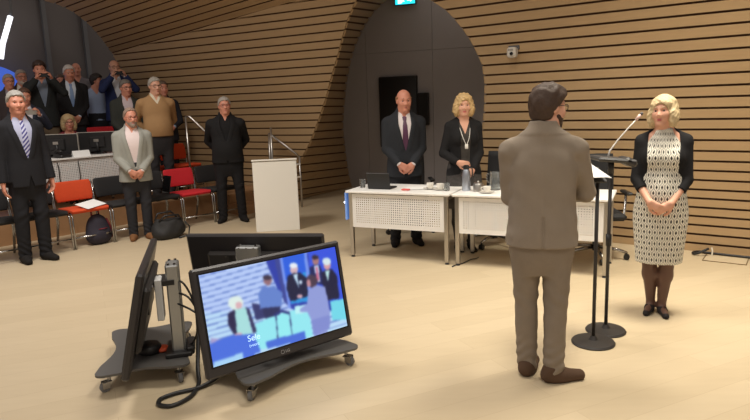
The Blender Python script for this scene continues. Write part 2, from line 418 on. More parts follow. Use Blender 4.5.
    # hair
    if hair != 'none':
        amp, t = .0042, .015
        if hair == 'thick': amp, t = .0045, .017
        hz_t = {'short': ([-.12,-.06,-.02,.002,.03,.06,.09],[-.085,-.08,-.045,-.005,.045,.072,.08]),
                'thick': ([-.12,-.06,-.02,.004,.03,.06,.09],[-.100,-.096,-.06,-.02,.035,.068,.074]),
                'receding': ([-.12,-.06,-.02,.002,.03,.05,.09],[-.085,-.08,-.045,.0,.06,.098,.12]),
                'bald': ([-.12,-.06,-.02,.002,.03,.05,.09],[-.085,-.08,-.045,.005,.05,.2,.2])}.get(hair)
        if hair in ('bob', 'curly'):
            big = hair == 'curly'
            hq = [ell((0,-.014,.040),(.098,.112,.094),.03), ell((0,-.03,-.045),(.108,.088,.092) if not big else (.118,.095,.088),.05),
                  ell((.082,.025,-.05),(.034,.045,.075),.03), ell((-.082,.025,-.05),(.034,.045,.075),.03)]
            am = .010 if big else .005
            def hpost(p, d):
                q = (p-hc) @ Rh
                fr = 70 if big else 45
                d = d+am*(np.sin(q[:,0]*fr+2*np.sin(q[:,2]*40))*np.sin(q[:,2]*fr*1.1+1)*np.cos(q[:,1]*fr))+.0025*np.sin(q[:,0]*160+q[:,1]*120+10*np.sin(q[:,2]*25))
                c = (q-np.array([-.006,.125,-.03]))/np.array([.066,.105,.098]); fc = (np.linalg.norm(c, axis=1)-1)*.06
                return np.maximum(np.maximum(d, -fc), np.maximum(-.135-q[:,2], .0-d-.06))
        else:
            hq = [ell((0,-.012,.034),(.076*fs+t*.85,.096+t,.089+t),.02)]
            if hair == 'thick': hq += [ell((0,.012,.058),(.080,.094,.078),.03), ell((0,-.042,-.042),(.070,.062,.056),.04)]
            def hpost(p, d):
                q = (p-hc) @ Rh
                hz = np.interp(q[:,1], *hz_t)+.004*np.sin(q[:,0]*150)+.003*np.sin(q[:,1]*170+q[:,0]*60)
                d = d+amp*np.sin(q[:,0]*75+3*np.sin(q[:,1]*40))*np.cos(q[:,2]*60)+.0012*np.sin(q[:,0]*210+q[:,2]*60)
                d = np.maximum(d, (hz-q[:,2])*.7)
                d = np.maximum(d, (np.abs(q[:,0])-.2))
                if hair == 'bald': d = np.maximum(d, q[:,2]-.045-.25*np.maximum(-q[:,1]-.03, 0)*0)
                return d
        VF = polygonize(xform(hq, Rh, hc), hc-.19, hc+.19, min(h, .006 if vox < .009 else .0075), hpost)
        if len(VF[0]): part('hair', VF, hairmat(hair_rgb))
    if beard:
        bq = [ell((0,.024,-.05),(.068*fs,.072,.082),.05), ell((0,.073,-.10),(.026,.026,.026),.03)]
        def bpost(p, d):
            q = (p-hc) @ Rh
            top_ = np.interp(q[:,1], [-.03,.02,.05,.08,.1], [.008,.004,-.036,-.042,-.044])
            d = np.maximum(d, (q[:,2]-top_)*.8); d = np.maximum(d, (-.022-q[:,1]))
            m = np.linalg.norm((q-np.array([0,.1,-.064]))/np.array([.022,.03,.009]), axis=1)-1
            return np.maximum(d, -m*.009)+.001*np.sin(q[:,0]*240)*np.sin(q[:,2]*220)
        VF = polygonize(xform(bq, Rh, hc), hc-.16, hc+.16, .005, bpost); part('beard', VF, hairmat(beard))
    if glasses:
        mb = MB()
        for sd in (1, -1):
            r_ = [(sd*.033+a*.025, .092, .004+b*.018) for a, b in ((-1,.7),(-.7,1),(.7,1),(1,.7),(1,-.6),(.6,-1),(-.6,-1),(-1,-.6))]
            mb.tube([hc+Rh @ np.array(v) for v in r_], .0024, 6, closed=True)
            mb.tube([hc+Rh @ np.array(v) for v in ((sd*.058,.092,.012),(sd*.078,.07,.012),(sd*.083,-.005,.012),(sd*.08,-.02,-.002))], .0024, 6)
        mb.tube([hc+Rh @ np.array(v) for v in ((-.008,.093,.008),(0,.100,.011),(.008,.093,.008))], .0022, 6)
        part_mb('glasses', mb, glasses)
    # ---- clothing
    def sleeves(ru, re, rw, to=1.0, k=.03):
        P = [cap((0,-.024,1.485), (sd*.15*w,-.016,1.425), .058*rl, .054*rl, .05) for sd in (1,-1)]
        for sd, (S, E, wr, d, n, curl) in arms.items():
            e2 = E+(wr-E)*min(1, to)
            P += [cap(S, E, ru*w, re, k), cap(E, e2, re, re+(rw-re)*min(1, to), .012)]
        return P
    def armcut(to):   # distance past the sleeve end
        def f(p, d):
            for sd, (S, E, wr, dd, n, curl) in arms.items():
                u = unit(wr-E); q = (p-(E+(wr-E)*to)) @ u
                r = np.linalg.norm((p-E)-((p-E) @ u)[:,None]*u, axis=1)
                d = np.where((r < .085) & (q > -.02) & (np.linalg.norm(p-wr,axis=1) < .14), np.maximum(d, q), d)
            return d
        return f
    ac = armcut(1.0 if sleeve >= 1 else sleeve)
    tm = topmat or fab(top_rgb)
    bel = [ell((0,.05*w,1.06),(.15*w,.115+belly,.17),.08)] if belly else []
    tlo = np.array([-.62,-.42,.55]); thi = np.array([.62,.62,1.66])
    def wrinkle(p, d):
        if not fold: return d
        x, y, z = p[:,0], p[:,1], p[:,2]
        return d+fold*(.5*np.sin(z*38+x*22+2*np.sin(x*17))*np.sin(x*19+1.3*np.sin(z*11)+y*8)+.35*np.sin(z*70+4*np.sin(y*20)+x*30)*(np.abs(x) > .17))
    gar = None
    if top in ('jacket', 'cardigan'):
        fe = top == 'cardigan' or fem
        base = CT if fem else JT
        P = [loft(base, 0, sx=w, sy=w)]+bel
        if fem: P += [ell((.07,.082,1.285),(.068,.062,.068),.05), ell((-.07,.082,1.285),(.068,.062,.068),.05)]
        P += sleeves(.066*rl if not fem else .052, .055*rl, .046*rl)
        ob, ow = open_bottom, open_w
        def jpost(p, d):
            x, y, z = p[:,0], p[:,1], p[:,2]
            wd = np.interp(z, [ob-.02, ob+.02, 1.39, 1.48, 1.56], [(-.02 if top == 'jacket' else ow*.85), (.006 if top == 'jacket' else ow*.9), ow, ow*.95, ow*.8])
            if top == 'jacket': wd = np.where(z < ob-.1, np.interp(z, [.7, .95], [.05, -.01]), wd)
            if top == 'jacket':
                lap = np.clip(1-np.abs(np.abs(x)-wd-.03)/.03, 0, 1)*(y > 0)*np.clip((z-ob)/.08, 0, 1)*np.clip((1.46-z)/.05, 0, 1); d = d-.007*np.minimum(lap*3, 1)
            d = wrinkle(p, d)
            if fold: d = d+.003*np.exp(-(x/.007)**2)*(y < 0)+.009*np.exp(-(x/.006)**2)*(y < 0)*(z < 1.03)
            if top == 'jacket': d = d-.005*np.clip((z-1.488-.25*np.maximum(np.abs(x)-.03,0)*0)/.008, 0, 1)*(y < .03)
            wedge = np.maximum(np.abs(x)-wd, .0-y); wedge = np.where(wd < 0, np.maximum(wedge, .01), wedge)
            # keep sleeves that cross in front of the opening
            near = np.full(len(p), 9.)
            for sd, (S, E, wr, dd, n, curl) in arms.items():
                for a_, b_ in ((S,E),(E,wr)):
                    near = np.minimum(near, cap(a_, b_, .058*rl, .05*rl)[0](p))
            cut = np.where(near < .004, -1, -wedge)
            d = np.maximum(d, cut)
            d = np.maximum(d, np.where(near < .004, -1, hem-z))
            return ac(p, d)
        gar = part('jacket' if top == 'jacket' else 'cardigan', polygonize(P, tlo, thi, h, jpost), tm)
    elif top in ('sweater', 'shirt'):
        off = .012 if top == 'sweater' else .004
        base = [r for r in (CT if fem else JT)]
        P = [loft(base, off-.022, sx=w, sy=w)]+bel+sleeves(.066*rl, .054*rl, .043*rl)
        hz = .93 if top == 'sweater' else max(.9, hem)
        def spost(p, d):
            x, y, z = p[:,0], p[:,1], p[:,2]
            d = wrinkle(p, d)
            vn = np.maximum(np.abs(x)-np.interp(z, [1.37,1.40,1.52], [-.02,.004,.075]), .0-y)
            d = np.maximum(d, -vn); d = np.maximum(d, hz-z)
            return ac(p, d)
        gar = part('sweater' if top == 'sweater' else 'shirt', polygonize(P, tlo, thi, h, spost), tm)
    # shirt / blouse below the jacket
    if shirt is not None and top in ('jacket', 'cardigan', 'sweater'):
        SB = [r for r in T if r[0] >= .88]
        P = [loft(SB, .0105, sx=w, sy=w)]+[ell((0,.05*w,1.06),(.142*w,.105+belly,.16),.08)]*bool(belly)
        if fem: P += [ell((.07,.078,1.285),(.066,.062,.066),.05), ell((-.07,.078,1.285),(.066,.062,.066),.05)]
        P.append(loft([(1.455,.076,.076,-.012),(1.50,.070,.070,-.010),(1.54,.066,.067,-.008),(1.575,.066,.066,-.006)], 0, .01))
        if top != 'cardigan' and not fem:
            for sd, (S, E, wr, d, n, curl) in arms.items():
                u = unit(wr-E); P.append(cap(wr-u*.05, wr-u*.012, .036, .036, .0))
        def shp(p, d):
            x, y, z = p[:,0], p[:,1], p[:,2]
            vn = np.maximum(np.abs(x)-np.interp(z, [1.41,1.47,1.55] if not fem else [1.30,1.41,1.47,1.55], [-.01,.012,.04] if not fem else [-.01,.03,.055,.07]), .0-y)
            d = np.maximum(d, np.maximum(-vn, .93-z)); return np.maximum(d, z-1.56)
        smat = shirt if not isinstance(shirt, tuple) else fab(shirt, .03)
        part('blouse' if fem else 'collared_shirt', polygonize(P, tlo, thi, h, shp), smat)
        if tie is not None:
            def tp(p, d):
                x, y, z = p[:,0], p[:,1], p[:,2]
                wd = np.interp(z, [1.0,1.03,1.37,1.425,1.43,1.47,1.475], [.0,.040,.026,.016,.021,.026,.0])
                d = np.maximum(d-.0075, np.abs(x)-wd); return np.maximum(np.maximum(d, -y), np.maximum(z-1.475, 1.02-z))
            part('tie', polygonize(P[:1]+P[1:2]*bool(belly)+[P[-3] if not fem else P[-1]], np.array([-.09,-.02,.98]), np.array([.09,.32,1.54]), min(h, .006), tp), tie)
    # legs
    shm = fab(shoe, .1) if isinstance(shoe, tuple) else shoe
    if legs == 'trousers':
        P = [loft(TT, 0, sx=w, sy=w)]+([ell((0,.045*w,1.02),(.14*w,.105+belly*.8,.12),.07)] if belly else [])
        for sd in (1, -1):
            A, K, Hp, fd = ft[sd]
            P += [cap(Hp+np.array([0,-.005,-.02]), K, .096*w, .072, .03), cap(K, A+np.array([0,.004,-.045]), .072, .060, .012)]
        lz = .035 if not seated else .4
        def lp(p, d):
            z = p[:,2]
            d = d+(.004*np.sin(z*95+3*np.sin(p[:,0]*30)+p[:,1]*40)*np.clip((.32-z)/.2, 0, 1)+.003*np.sin(z*60+p[:,0]*50)*np.exp(-((z-.5)/.1)**2)+fold*.6*np.sin(z*25+p[:,0]*40)*np.sin(p[:,1]*30+z*9))
            return np.maximum(d, np.maximum(lz-z, z-1.06))
        part('trousers', polygonize(P, np.array([-.42,-.32,0]), np.array([.42,.62,1.12]), h, lp), legs_rgb if not isinstance(legs_rgb, tuple) else fab(legs_rgb))
    for sd in (1, -1):
        A, K, Hp, fd = ft[sd]; g0 = A[2]-.085; sdv = np.array([fd[1], -fd[0], 0])
        if fem:
            P = [cap(A+np.array([0,0,-.03])-fd*.035, A+fd*.03+np.array([0,0,-.05]), .034, .033, .02), cap(A+fd*.03+np.array([0,0,-.052]), A+fd*.145+np.array([0,0,-.066]), .034, .026, .03),
                 cap(A-fd*.045+np.array([0,0,-.035]), A-fd*.045+np.array([0,0,-.09]), .024, .02, .02)]
            pz = lambda p, d: np.maximum(np.maximum(d, g0-p[:,2]), p[:,2]-(g0+.072))
        else:
            P = [cap(A-fd*.035+np.array([0,0,-.042]), A+fd*.05+np.array([0,0,-.048]), .044, .046, .02), cap(A+fd*.05+np.array([0,0,-.052]), A+fd*.165+np.array([0,0,-.058]), .047, .036, .03), cap(A-fd*.012, A+np.array([0,0,-.04]), .05, .05, .03)]
            pz = lambda p, d: np.maximum(np.maximum(d, g0-p[:,2]), p[:,2]-(g0+.105))
        part('shoe', polygonize(P, A-np.array([.25,.25,.13]), A+np.array([.25,.3,.1]), min(h, .008), pz), shm)
    o.h = h; o.ft = ft; o.hprims = hprims; o.part = part; o.ac = ac; o.sleeves = sleeves
    return o

# ------------------------------------------------------------------ the room
BOARD_R = wood('oak_boards', (181,152,113), (167,138,101), .55, (1.2,1.2,16))
BOARD_L = BOARD_R
GROOVE = M('groove_shade', (92,60,38), .9)  # dark brown: shade put into the board edges, also the backing colour
GREYWALL = M('grey_felt_panel', (172,168,168), .85, nz=.06, nscale=3)
FLOORM = wood('floor_oak', (206,189,159), (196,178,148), .42, (1.5,9,1), plank=(2.2,.19,R(-25)))
STEPM = wood('step_oak', (176,136,98), (156,118,82), .5, (4,4,4))
GLASSD = M('night_glass', (112,108,108), .25, spec=.4)
MULL = M('mullion_grey', (112,114,118), .5, metal=.3)
STEEL = M('brushed_steel', (190,186,180), .32, metal=1); CHROME = M('chrome', (170,168,166), .25, metal=1)
ALU = M('aluminium', (170,172,172), .38, metal=.85); BLACKP = M('black_plastic', (30,29,30), .45); BLACKG = M('black_gloss', (16,16,18), .15)
WHITEP = M('white_laminate', (236,234,230), .4); WHITE = M('white_paper', (240,240,238), .7); CERAM = M('white_ceramic', (236,232,224), .18)
DKGREY = M('dark_grey_metal', (88,88,88), .45, metal=.3); RUBBER = M('grey_rubber', (110,110,112), .7)
CLEAR = M('clear_glass', (240,244,244), .03, trans=.95)
mb = MB(); mb.box((0,6,-.05), (18,20,.1)); tag(mb.build('floor', FLOORM), kind='structure')

def board_wall(name, zs, endL, endR, P, thick=.02, gap=.021, seg=10, mat=BOARD_R):
    """boards between successive heights zs; P(t,z)->(point,outward normal); endL(z), endR(z) give the two ends"""
    mb = MB()
    for a, b in zip(zs[:-1], zs[1:]):
        z0, z1 = a+gap/2, b-gap/2
        row = []
        for z in (z0, z1):
            l, r = endL(z), endR(z)
            row.append([P(l+(r-l)*i/seg, z) for i in range(seg+1)])
        V = []; n = seg+1
        for i in range(n):
            (p0, q0), (p1, q1) = row[0][i], row[1][i]
            V += [p0+q0*thick, p1+q1*thick, p1-q1*.01, p0-q0*.01]
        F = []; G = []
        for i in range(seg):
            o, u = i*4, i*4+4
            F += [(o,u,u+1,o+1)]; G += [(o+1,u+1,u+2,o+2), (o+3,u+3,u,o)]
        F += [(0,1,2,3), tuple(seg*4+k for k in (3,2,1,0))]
        mb.mi = 0; mb.add(V, F); mb.mi = 1; mb.add(V, G)  # top and bottom edges coloured dark for the shade between boards
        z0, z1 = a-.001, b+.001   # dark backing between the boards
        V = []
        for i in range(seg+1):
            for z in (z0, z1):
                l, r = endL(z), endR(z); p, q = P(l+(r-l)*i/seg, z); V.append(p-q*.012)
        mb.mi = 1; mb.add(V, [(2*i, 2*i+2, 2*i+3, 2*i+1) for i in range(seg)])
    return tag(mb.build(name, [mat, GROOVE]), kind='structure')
def ruled(L0, D, N, k):
    L0, D, N = Vector((*L0,0)), Vector((*D,0)), Vector((*N,0))
    def P(t, z):
        n = Vector((N.x, N.y, -2*k*z)).normalized()
        return L0+D*t+N*(k*z*z)+Vector((0,0,z)), n
    return P
lerp = lambda zs, ts: (lambda z: float(np.interp(z, zs, ts)))
# right hand wall: boards on a slightly leaning shell, oval edge at its left end
PRW = ruled((2.73,6.65), (-.8105,.5858), (-.5858,-.8105), .05)
re_z = [0,.2,.437,.7,1.018,1.328,1.569,1.816,2.037,2.213,2.342,2.46,2.653,2.741,2.822,2.98,3.1]
re_t = [2.02,1.92,1.823,1.73,1.66,1.615,1.577,1.55,1.56,1.627,1.689,1.765,1.909,2.015,2.136,2.45,2.9]
zR = [-.009,.087,.183,.281,.375,.468,.563,.655,.754,.852,.95,1.054,1.163,1.27,1.374,1.482,1.591,1.698,1.813,1.92,2.034,2.145,2.258,2.369,2.475]+[2.475+.111*i for i in range(1,7)]
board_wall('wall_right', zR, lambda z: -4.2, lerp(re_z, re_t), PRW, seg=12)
# left wall with its ridge
PLW = ruled((-1.45,10.2), (-.8601,.5101), (-.5101,-.8601), .05)
ri_z = [0,.064,.345,.62,.823,1.036,1.371,1.737,1.959,2.117,2.354,2.61,2.829,3.024,3.2,3.5]
ri_t = [.14,.105,-.049,-.226,-.374,-.544,-.752,-.967,-1.082,-1.168,-1.307,-1.451,-1.586,-1.749,-1.95,-2.3]
ov_z = [0,1.565,1.942,2.221,2.48,2.738,2.997,3.259,3.493,3.665,3.774]
ov_t = [3.75,3.586,3.53,3.526,3.577,3.674,3.818,4.008,4.296,4.628,5.015]
se_z = [2.738,2.772,2.918,3.028,3.131,3.173,3.25,3.4]; se_t = [3.674,3.149,1.596,.56,-.446,-.834,-1.55,-2.9]
seam = lambda z: float(np.interp(z, se_z, se_t, right=-9))
zL = [.1195+.1165*i for i in range(-1,11)]+[1.405,1.517,1.629,1.748,1.867,1.986,2.104,2.221,2.341,2.458,2.571,2.691,2.81,2.919,3.027,3.14,3.255,3.37]
def endLl(z):
    e = lerp(ov_z, ov_t)(z)
    return min(e, seam(z)) if z > 2.738 else e
endLr = lambda z: min(lerp(ri_z, ri_t)(z), endLl(z))
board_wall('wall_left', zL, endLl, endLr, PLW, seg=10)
# reveal between the ridge and the grey oval end wall
GN = Vector((-.3304,-.9439,0)); GD = Vector((.9439,-.3304,0)); G0 = Vector((-.45,12.1,0))
ge_z = [0,.255,.654,1.011,1.207,1.614,2.072,2.371,2.701,3.021,3.296,3.507,3.8]; ge_t = [-.015,-.067,-.113,-.14,-.152,-.101,-.027,.049,.167,.343,.554,.828,1.35]
gm = lerp([0,.1,.22,.38,.53,.67,.82,.965,1.09,1.22,1.36,1.48,1.61,1.735,1.96,2.07,2.185,2.3,2.4,2.5,2.59,2.7,2.79,2.865,2.96,3.5], [-.1,-.01,.10,.24,.385,.53,.69,.84,.985,1.14,1.29,1.44,1.59,1.73,2.03,2.175,2.33,2.475,2.6,2.74,2.87,2.98,3.1,3.21,3.33,3.95])
zV = [.0,.1,.22,.38,.53,.67,.82,.965,1.09,1.22,1.36,1.48,1.61,1.735,1.85,1.96,2.07,2.185,2.3,2.4,2.5,2.59,2.7,2.79,2.865,2.96,3.05,3.14,3.23,3.33]
def PRV(t, z):
    a = PLW(lerp(ri_z, ri_t)(z), z)[0]; g = max(0, gm(z)); b = G0+GD*lerp(ge_z, ge_t)(g)+Vector((0,0,g))
    n = (b-a).cross(Vector((0,0,1))).normalized()
    return a+(b-a)*t, n
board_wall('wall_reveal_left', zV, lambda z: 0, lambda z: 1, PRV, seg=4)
def PRV2(t, z):
    a = PRW(lerp(re_z, re_t)(z), z)[0]; b = G0+GD*2.9+Vector((0,0,z)); n = (a-b).cross(Vector((0,0,1))).normalized()
    return a+(b-a)*t, n
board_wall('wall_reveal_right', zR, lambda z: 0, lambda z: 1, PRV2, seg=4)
# grey end wall in three upright panels
mb = MB()
for t0, t1 in ((-.5,.398),(.402,1.698),(1.702,3.2)):
    for z0, z1 in ((0,2.558),(2.562,4.3)):
        c = G0+GD*((t0+t1)/2)-GN*.03+Vector((0,0,(z0+z1)/2)); mb.box(c, (t1-t0,.06,z1-z0), math.atan2(GD.y,GD.x), bev=.004)
tag(mb.build('wall_back', GREYWALL), kind='structure')
# sloping boards overhead, rising from the seam towards the room
S0 = PLW(3.674,2.738)[0]; S1 = PLW(-.834,3.173)[0]; SD = (S1-S0).normalized()
W0 = Vector((-.5101,-.8601,0)); SW = (W0*.80+Vector((0,0,.60))); SW = (SW-SD*SW.dot(SD)).normalized(); SN = SD.cross(SW).normalized()
if SN.z > 0: SN = -SN
ce_v = [-.2,0,.35,.69,.99,1.22,1.38,1.6,3.3]; ce_u = [0,0,.17,.28,.28,.17,-.04,-.3,-1.7]
PC = lambda t, v: (S0+SD*t+SW*v, SN)
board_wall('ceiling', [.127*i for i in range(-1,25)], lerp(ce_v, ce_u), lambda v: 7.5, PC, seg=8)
# dark night glazing behind the gallery
ED = Vector((-.6606,-.7507,0)); EN = Vector((.7507,-.6606,0)); E0 = Vector((.6606,.7507,0))*6.4-EN*12.25; ea = math.atan2(ED.y,ED.x)
mb = MB(); mb.box(E0+ED*3-EN*.06+Vector((0,0,2.6)), (7.4,.08,5.2), ea); tag(mb.build('window_1', GLASSD), kind='structure')
def at_e(t, z): return E0+ED*t+EN*.05+Vector((0,0,z))
for i, (t, dt) in enumerate(((6.4-5.565,0),(6.4-4.84,0))):
    mb = MB(); mb.prism([(-.045,-.04),(.045,-.04),(.045,.04),(-.045,.04)], 0, 1, Matrix.Translation(at_e(t,0)) @ Matrix(((ED.x,EN.x,ED.x*dt),(ED.y,EN.y,ED.y*dt),(0,0,5.2))).to_4x4()) if False else mb.box(at_e(t,2.6), (.075,.07,5.2), ea)
    tag(mb.build('trim_%d' % (i+1), MULL), kind='structure')

# gallery tiers and steps, boarded in oak (directions: a along the rows, n away from the floor)
A_ = Vector((.6606,.7507,0)); N_ = Vector((-.7507,.6606,0))
AN = lambda a, n, z=0: A_*a+N_*n+Vector((0,0,z))
def block(name, poly, z0, z1, mat=STEPM):
    mb = MB(); p = [AN(a, n) for a, n in poly]; mb.prism([(v.x, v.y) for v in p], z0, z1)
    o = mb.build(name, mat); tag(o, kind='structure'); return o
block('floor_tier_low', [(-1,8.6),(4.45,8.6),(4.45,8.2),(5.6,8.2),(5.6,7.95),(6.62,7.95),(6.2,10.1),(-1,10.1)], 0, .3)
block('floor_tier_high', [(-1,10.1),(6.2,10.1),(5.95,11.38),(-1,11.38)], 0, .6)
block('floor_tier_top', [(-1,11.38),(5.95,11.38),(6.1,12.2),(-1,12.2)], 0, .85)
block('floor_step', [(5.6,7.66),(6.66,7.66),(6.62,7.95),(5.6,7.95)], 0, .15)

# ------------------------------------------------------------------ fixtures
def exit_sign():
    c = G0+GD*1.24+GN*.10+Vector((0,0,3.47)); rz = math.atan2(GD.y,GD.x)
    r = empty('exit_sign', c, rz, 'glowing turquoise emergency exit sign hanging at the top of the grey oval', 'exit sign')
    MB().box((0,0,0), (.40,.05,.20), bev=.008).build('housing', BLACKP, r)
    MB().box((0,-.028,0), (.37,.006,.17)).build('lit_panel', M('exit_glow', (30,170,170), .4, emit=(40,205,225), es=1.6), r)
    mb = MB(); wm = M('exit_white', (240,250,250), .5, emit=(235,250,250), es=1.6)
    mb.box((-.10,-.033,-.01), (.07,.004,.12)); mb.prism([(.04,-.03),(.10,-.03),(.10,-.055),(.15,-.01),(.10,.035),(.10,.01),(.04,.01)], -.002, .002, Matrix.Translation((0,-.034,0)) @ Matrix.Rotation(PI/2,4,'X'))
    mb.tube([(-.02,-.033,.03),(-.035,-.033,-.01),(-.015,-.033,-.045)], .009, 6); mb.tube([(-.035,-.033,-.01),(-.06,-.033,-.05)], .009, 6); mb.sphere((-.012,-.033,.052), .014, 6); mb.tube([(-.05,-.033,.005),(-.022,-.033,.022),(.008,-.033,.008)], .007, 6)
    mb.build('pictogram', wm, r)
    for s in (-1,1): MB().tube([(s*.12,0,.1),(s*.12,0,.5)], .006).build('hanger', STEEL, r)
exit_sign()
# black screens on the grey wall
gz = math.atan2(GD.y,GD.x)
r = empty('wall_screen', G0+GD*1.04+GN*.05+Vector((0,0,1.45)), gz, 'black upright display screen on the grey wall behind the man with purple tie', 'screen')
MB().box((0,0,0), (.75,.07,1.32), bev=.01).build('housing', BLACKP, r); MB().box((0,-.037,0), (.71,.006,1.28)).build('screen_glass', M('screen_off', (20,20,21), .3), r)
r = empty('loudspeaker', G0+GD*1.53+GN*.09+Vector((0,0,1.49)), gz, 'black loudspeaker box on the grey wall, right of the tall black screen', 'loudspeaker')
MB().box((0,0,0), (.20,.17,.60), bev=.012).build('cabinet', BLACKP, r); MB().box((0,-.088,0), (.18,.008,.57), bev=.003).build('grille', M('speaker_grille', (28,27,27), .8, bump=.5, bscale=400), r)
# security camera
p, n = PRW(1.156, 2.17); cr = math.atan2(-.8105*-1, .5858) if False else math.atan2(-.5858,.8105)
r = empty('security_camera', p+n*.02, cr, 'small white security camera fixed high on the slatted wall', 'camera')
MB().box((.0,-.012,.035), (.13,.024,.05), bev=.006).build('bracket', M('camera_bracket', (92,90,92), .5), r)
mb = MB(); mb.box((0,-.06,-.02), (.105,.10,.115), bev=.02); mb.build('housing', M('camera_white', (206,200,190), .4), r)
MB().lathe([(.02,0),(.02,.012),(.008,.018)], (.012,-.106,-.035), 14, Matrix.Rotation(PI/2,4,'X')).build('lens', BLACKG, r)
MB().box((.0,-.112,.008), (.06,.006,.022), bev=.002).build('sensor_strip', M('camera_grey', (150,145,138), .4), r)
# floor socket with lid and cable
fa = math.atan2(-.585,.81)
r = empty('floor_socket', (3.44,5.82,0), fa, 'square floor socket lid outlined in the pale floor by the slatted wall', 'floor socket')
MB().box((0,0,.002), (.36,.26,.004)).build('lid', FLOORM, r)
mb = MB()
for c, d in (((0,-.135,.003),(.38,.008,.006)),((0,.135,.003),(.38,.008,.006)),((.185,0,.003),(.008,.27,.006)),((-.185,0,.003),(.008,.27,.006))): mb.box(c, d)
mb.build('frame', M('brass_dull', (120,98,62), .5, metal=.5), r)
MB().tube([(-.13,.08,.004),(-.13,.10,.05),(-.14,.12,.08)], .008).build('plug_lead', M('grey_lead', (205,196,180), .5), r)
mb = MB(); pts = []
for i in range(30):
    u = i/29; a = PI*.95*min(1, u/.35)
    if u < .35: pts.append((3.35-.10*math.sin(a)*1.2, 5.95+.13*(1-math.cos(a))*.5+.02, .02+.06*max(0, 1-u/.12)))
    else: v = (u-.35)/.65; pts.append((3.33+.81*.9*v, 6.09-.585*.9*v-.03*math.sin(v*3), .017))
mb.tube(pts, .013, 8); tag(mb.build('floor_cable', BLACKP, None, True), 'thick black cable looping from the floor socket along the slatted wall', 'cable')
# hand rails
def rail(name, label, pts_list):
    c = pts_list[0][0]; r = empty(name, (c[0],c[1],0), 0, label, 'handrail', 'steel handrails of the gallery steps')
    for nm, pts in pts_list[1:]:
        MB().tube([(p[0]-c[0], p[1]-c[1], p[2]) for p in pts], .018, 10).build(nm, STEEL, r, True)
    return r
rail('handrail', 'steel handrail behind the man in black, nearer the red chair', [((-2.86,9.5),), ('post', [(-2.86,9.5,.3),(-2.86,9.5,1.53)]), ('top_rail', [(-2.86,9.5,1.53),(-2.80,9.5,1.53),(-2.50,9.5,1.21),(-2.47,9.5,1.15)]), ('post', [(-2.47,9.5,1.16),(-2.47,9.5,.0)])])
rail('handrail', 'steel handrail rising behind the white lectern', [((-1.6,9.85),), ('post', [(-1.64,9.85,.15),(-1.62,9.85,1.31)]), ('post', [(-1.70,9.95,.15),(-1.67,9.95,1.22)]), ('top_rail', [(-1.62,9.85,1.19),(-1.25,9.85,.88),(-1.19,9.85,.82)]), ('post', [(-1.19,9.85,.83),(-1.19,9.85,0)]), ('foot_plate', [(-1.19,9.85,0),(-1.19,9.85,.012)])])
# lectern
def lectern():
    r = empty('lectern', (-1.30,8.0,0), R(8), 'tall white lectern standing on the floor beside the man in black', 'lectern')
    wm = M('lectern_white', (236,233,224), .5)
    MB().box((0,-.01,.465), (.575,.02,.93), bev=.004).build('front_panel', wm, r)
    for s in (-1,1): MB().box((s*.277,.19,.445), (.02,.38,.89), bev=.003).build('side_panel', wm, r)
    MB().box((0,.18,.93), (.59,.42,.022), rx=R(-6), bev=.004).build('top', wm, r)
    MB().box((0,.2,.66), (.53,.34,.016), bev=.003).build('shelf', wm, r)
    MB().box((0,.2,.02), (.575,.4,.04), bev=.004).build('base', wm, r)
    for z in (.87,.70): MB().prism([(.28,.0),(.345,.09),(.345,.13),(.28,.13)], z-.008, z+.008).build('bracket', wm, r)
lectern()

# ------------------------------------------------------------------ perforated desks
E_ = Vector((.9035,-.4285,0)); B_ = Vector((.4285,.9035,0)); da = math.atan2(E_.y,E_.x)
def perf(mb, x0, x1, z0, z1, y, pitch=.0235, hole=.0098, t=.002):
    nx = int((x1-x0)/pitch); nz = int((z1-z0)/pitch); px = (x1-x0)/nx; pz = (z1-z0)/nz
    xs = [x0]; zs = [z0]
    for i in range(nx): c = x0+(i+.5)*px; xs += [c-hole/2, c+hole/2]
    for i in range(nz): c = z0+(i+.5)*pz; zs += [c-hole/2, c+hole/2]
    xs.append(x1); zs.append(z1); V = [(x, y, z) for z in zs for x in xs]; w = len(xs); F = []
    for j in range(len(zs)-1):
        for i in range(w-1):
            if i % 2 == 1 and j % 2 == 1: continue
            a = j*w+i; F.append((a, a+1, a+w+1, a+w))
    mb.add(V, F)
def desk(loc, rz, L, label, D=.62, h=.73, ph=.36, group=None):
    r = empty('desk', loc, rz, label, 'desk', group)
    MB().box((L/2,D/2,h-.0125), (L+.03,D,.025), bev=.005).build('desktop', WHITEP, r)
    mb = MB(); zt = h-.035; zb = zt-ph; yy = .03
    perf(mb, .09, L-.09, zb+.045, zt-.03, yy)
    for (a, b, c, d) in ((.02,L-.02,zb,zb+.045),(.02,L-.02,zt-.03,zt),(.02,.09,zb+.045,zt-.03),(L-.09,L-.02,zb+.045,zt-.03)): mb.add([(a,yy,c),(b,yy,c),(b,yy,d),(a,yy,d)], [(0,1,2,3)])
    mb.add([(.02,yy+.006,zb),(L-.02,yy+.006,zb),(L-.02,yy,zb),(.02,yy,zb)], [(0,1,2,3)])
    mb.build('perforated_panel', M('perforated_white', (232,230,227), .5) if 'perforated_white' not in bpy.data.materials else bpy.data.materials['perforated_white'], r)
    for x in (.03, L-.03):
        for y in (.045, D-.05):
            l = MB().box((x,y,(h-.03)/2+.01), (.042,.042,h-.05), bev=.004).build('leg', STEEL, r)
            MB().lathe([(.02,0),(.024,.006),(.014,.016)], (x,y,0), 12).build('foot', BLACKP, l)
    MB().box((L/2,D-.05,h-.05), (L-.1,.03,.04)).box((.03,D/2,h-.05), (.03,D-.1,.04)).box((L-.03,D/2,h-.05), (.03,D-.1,.04)).build('under_frame', STEEL, r)
    return r
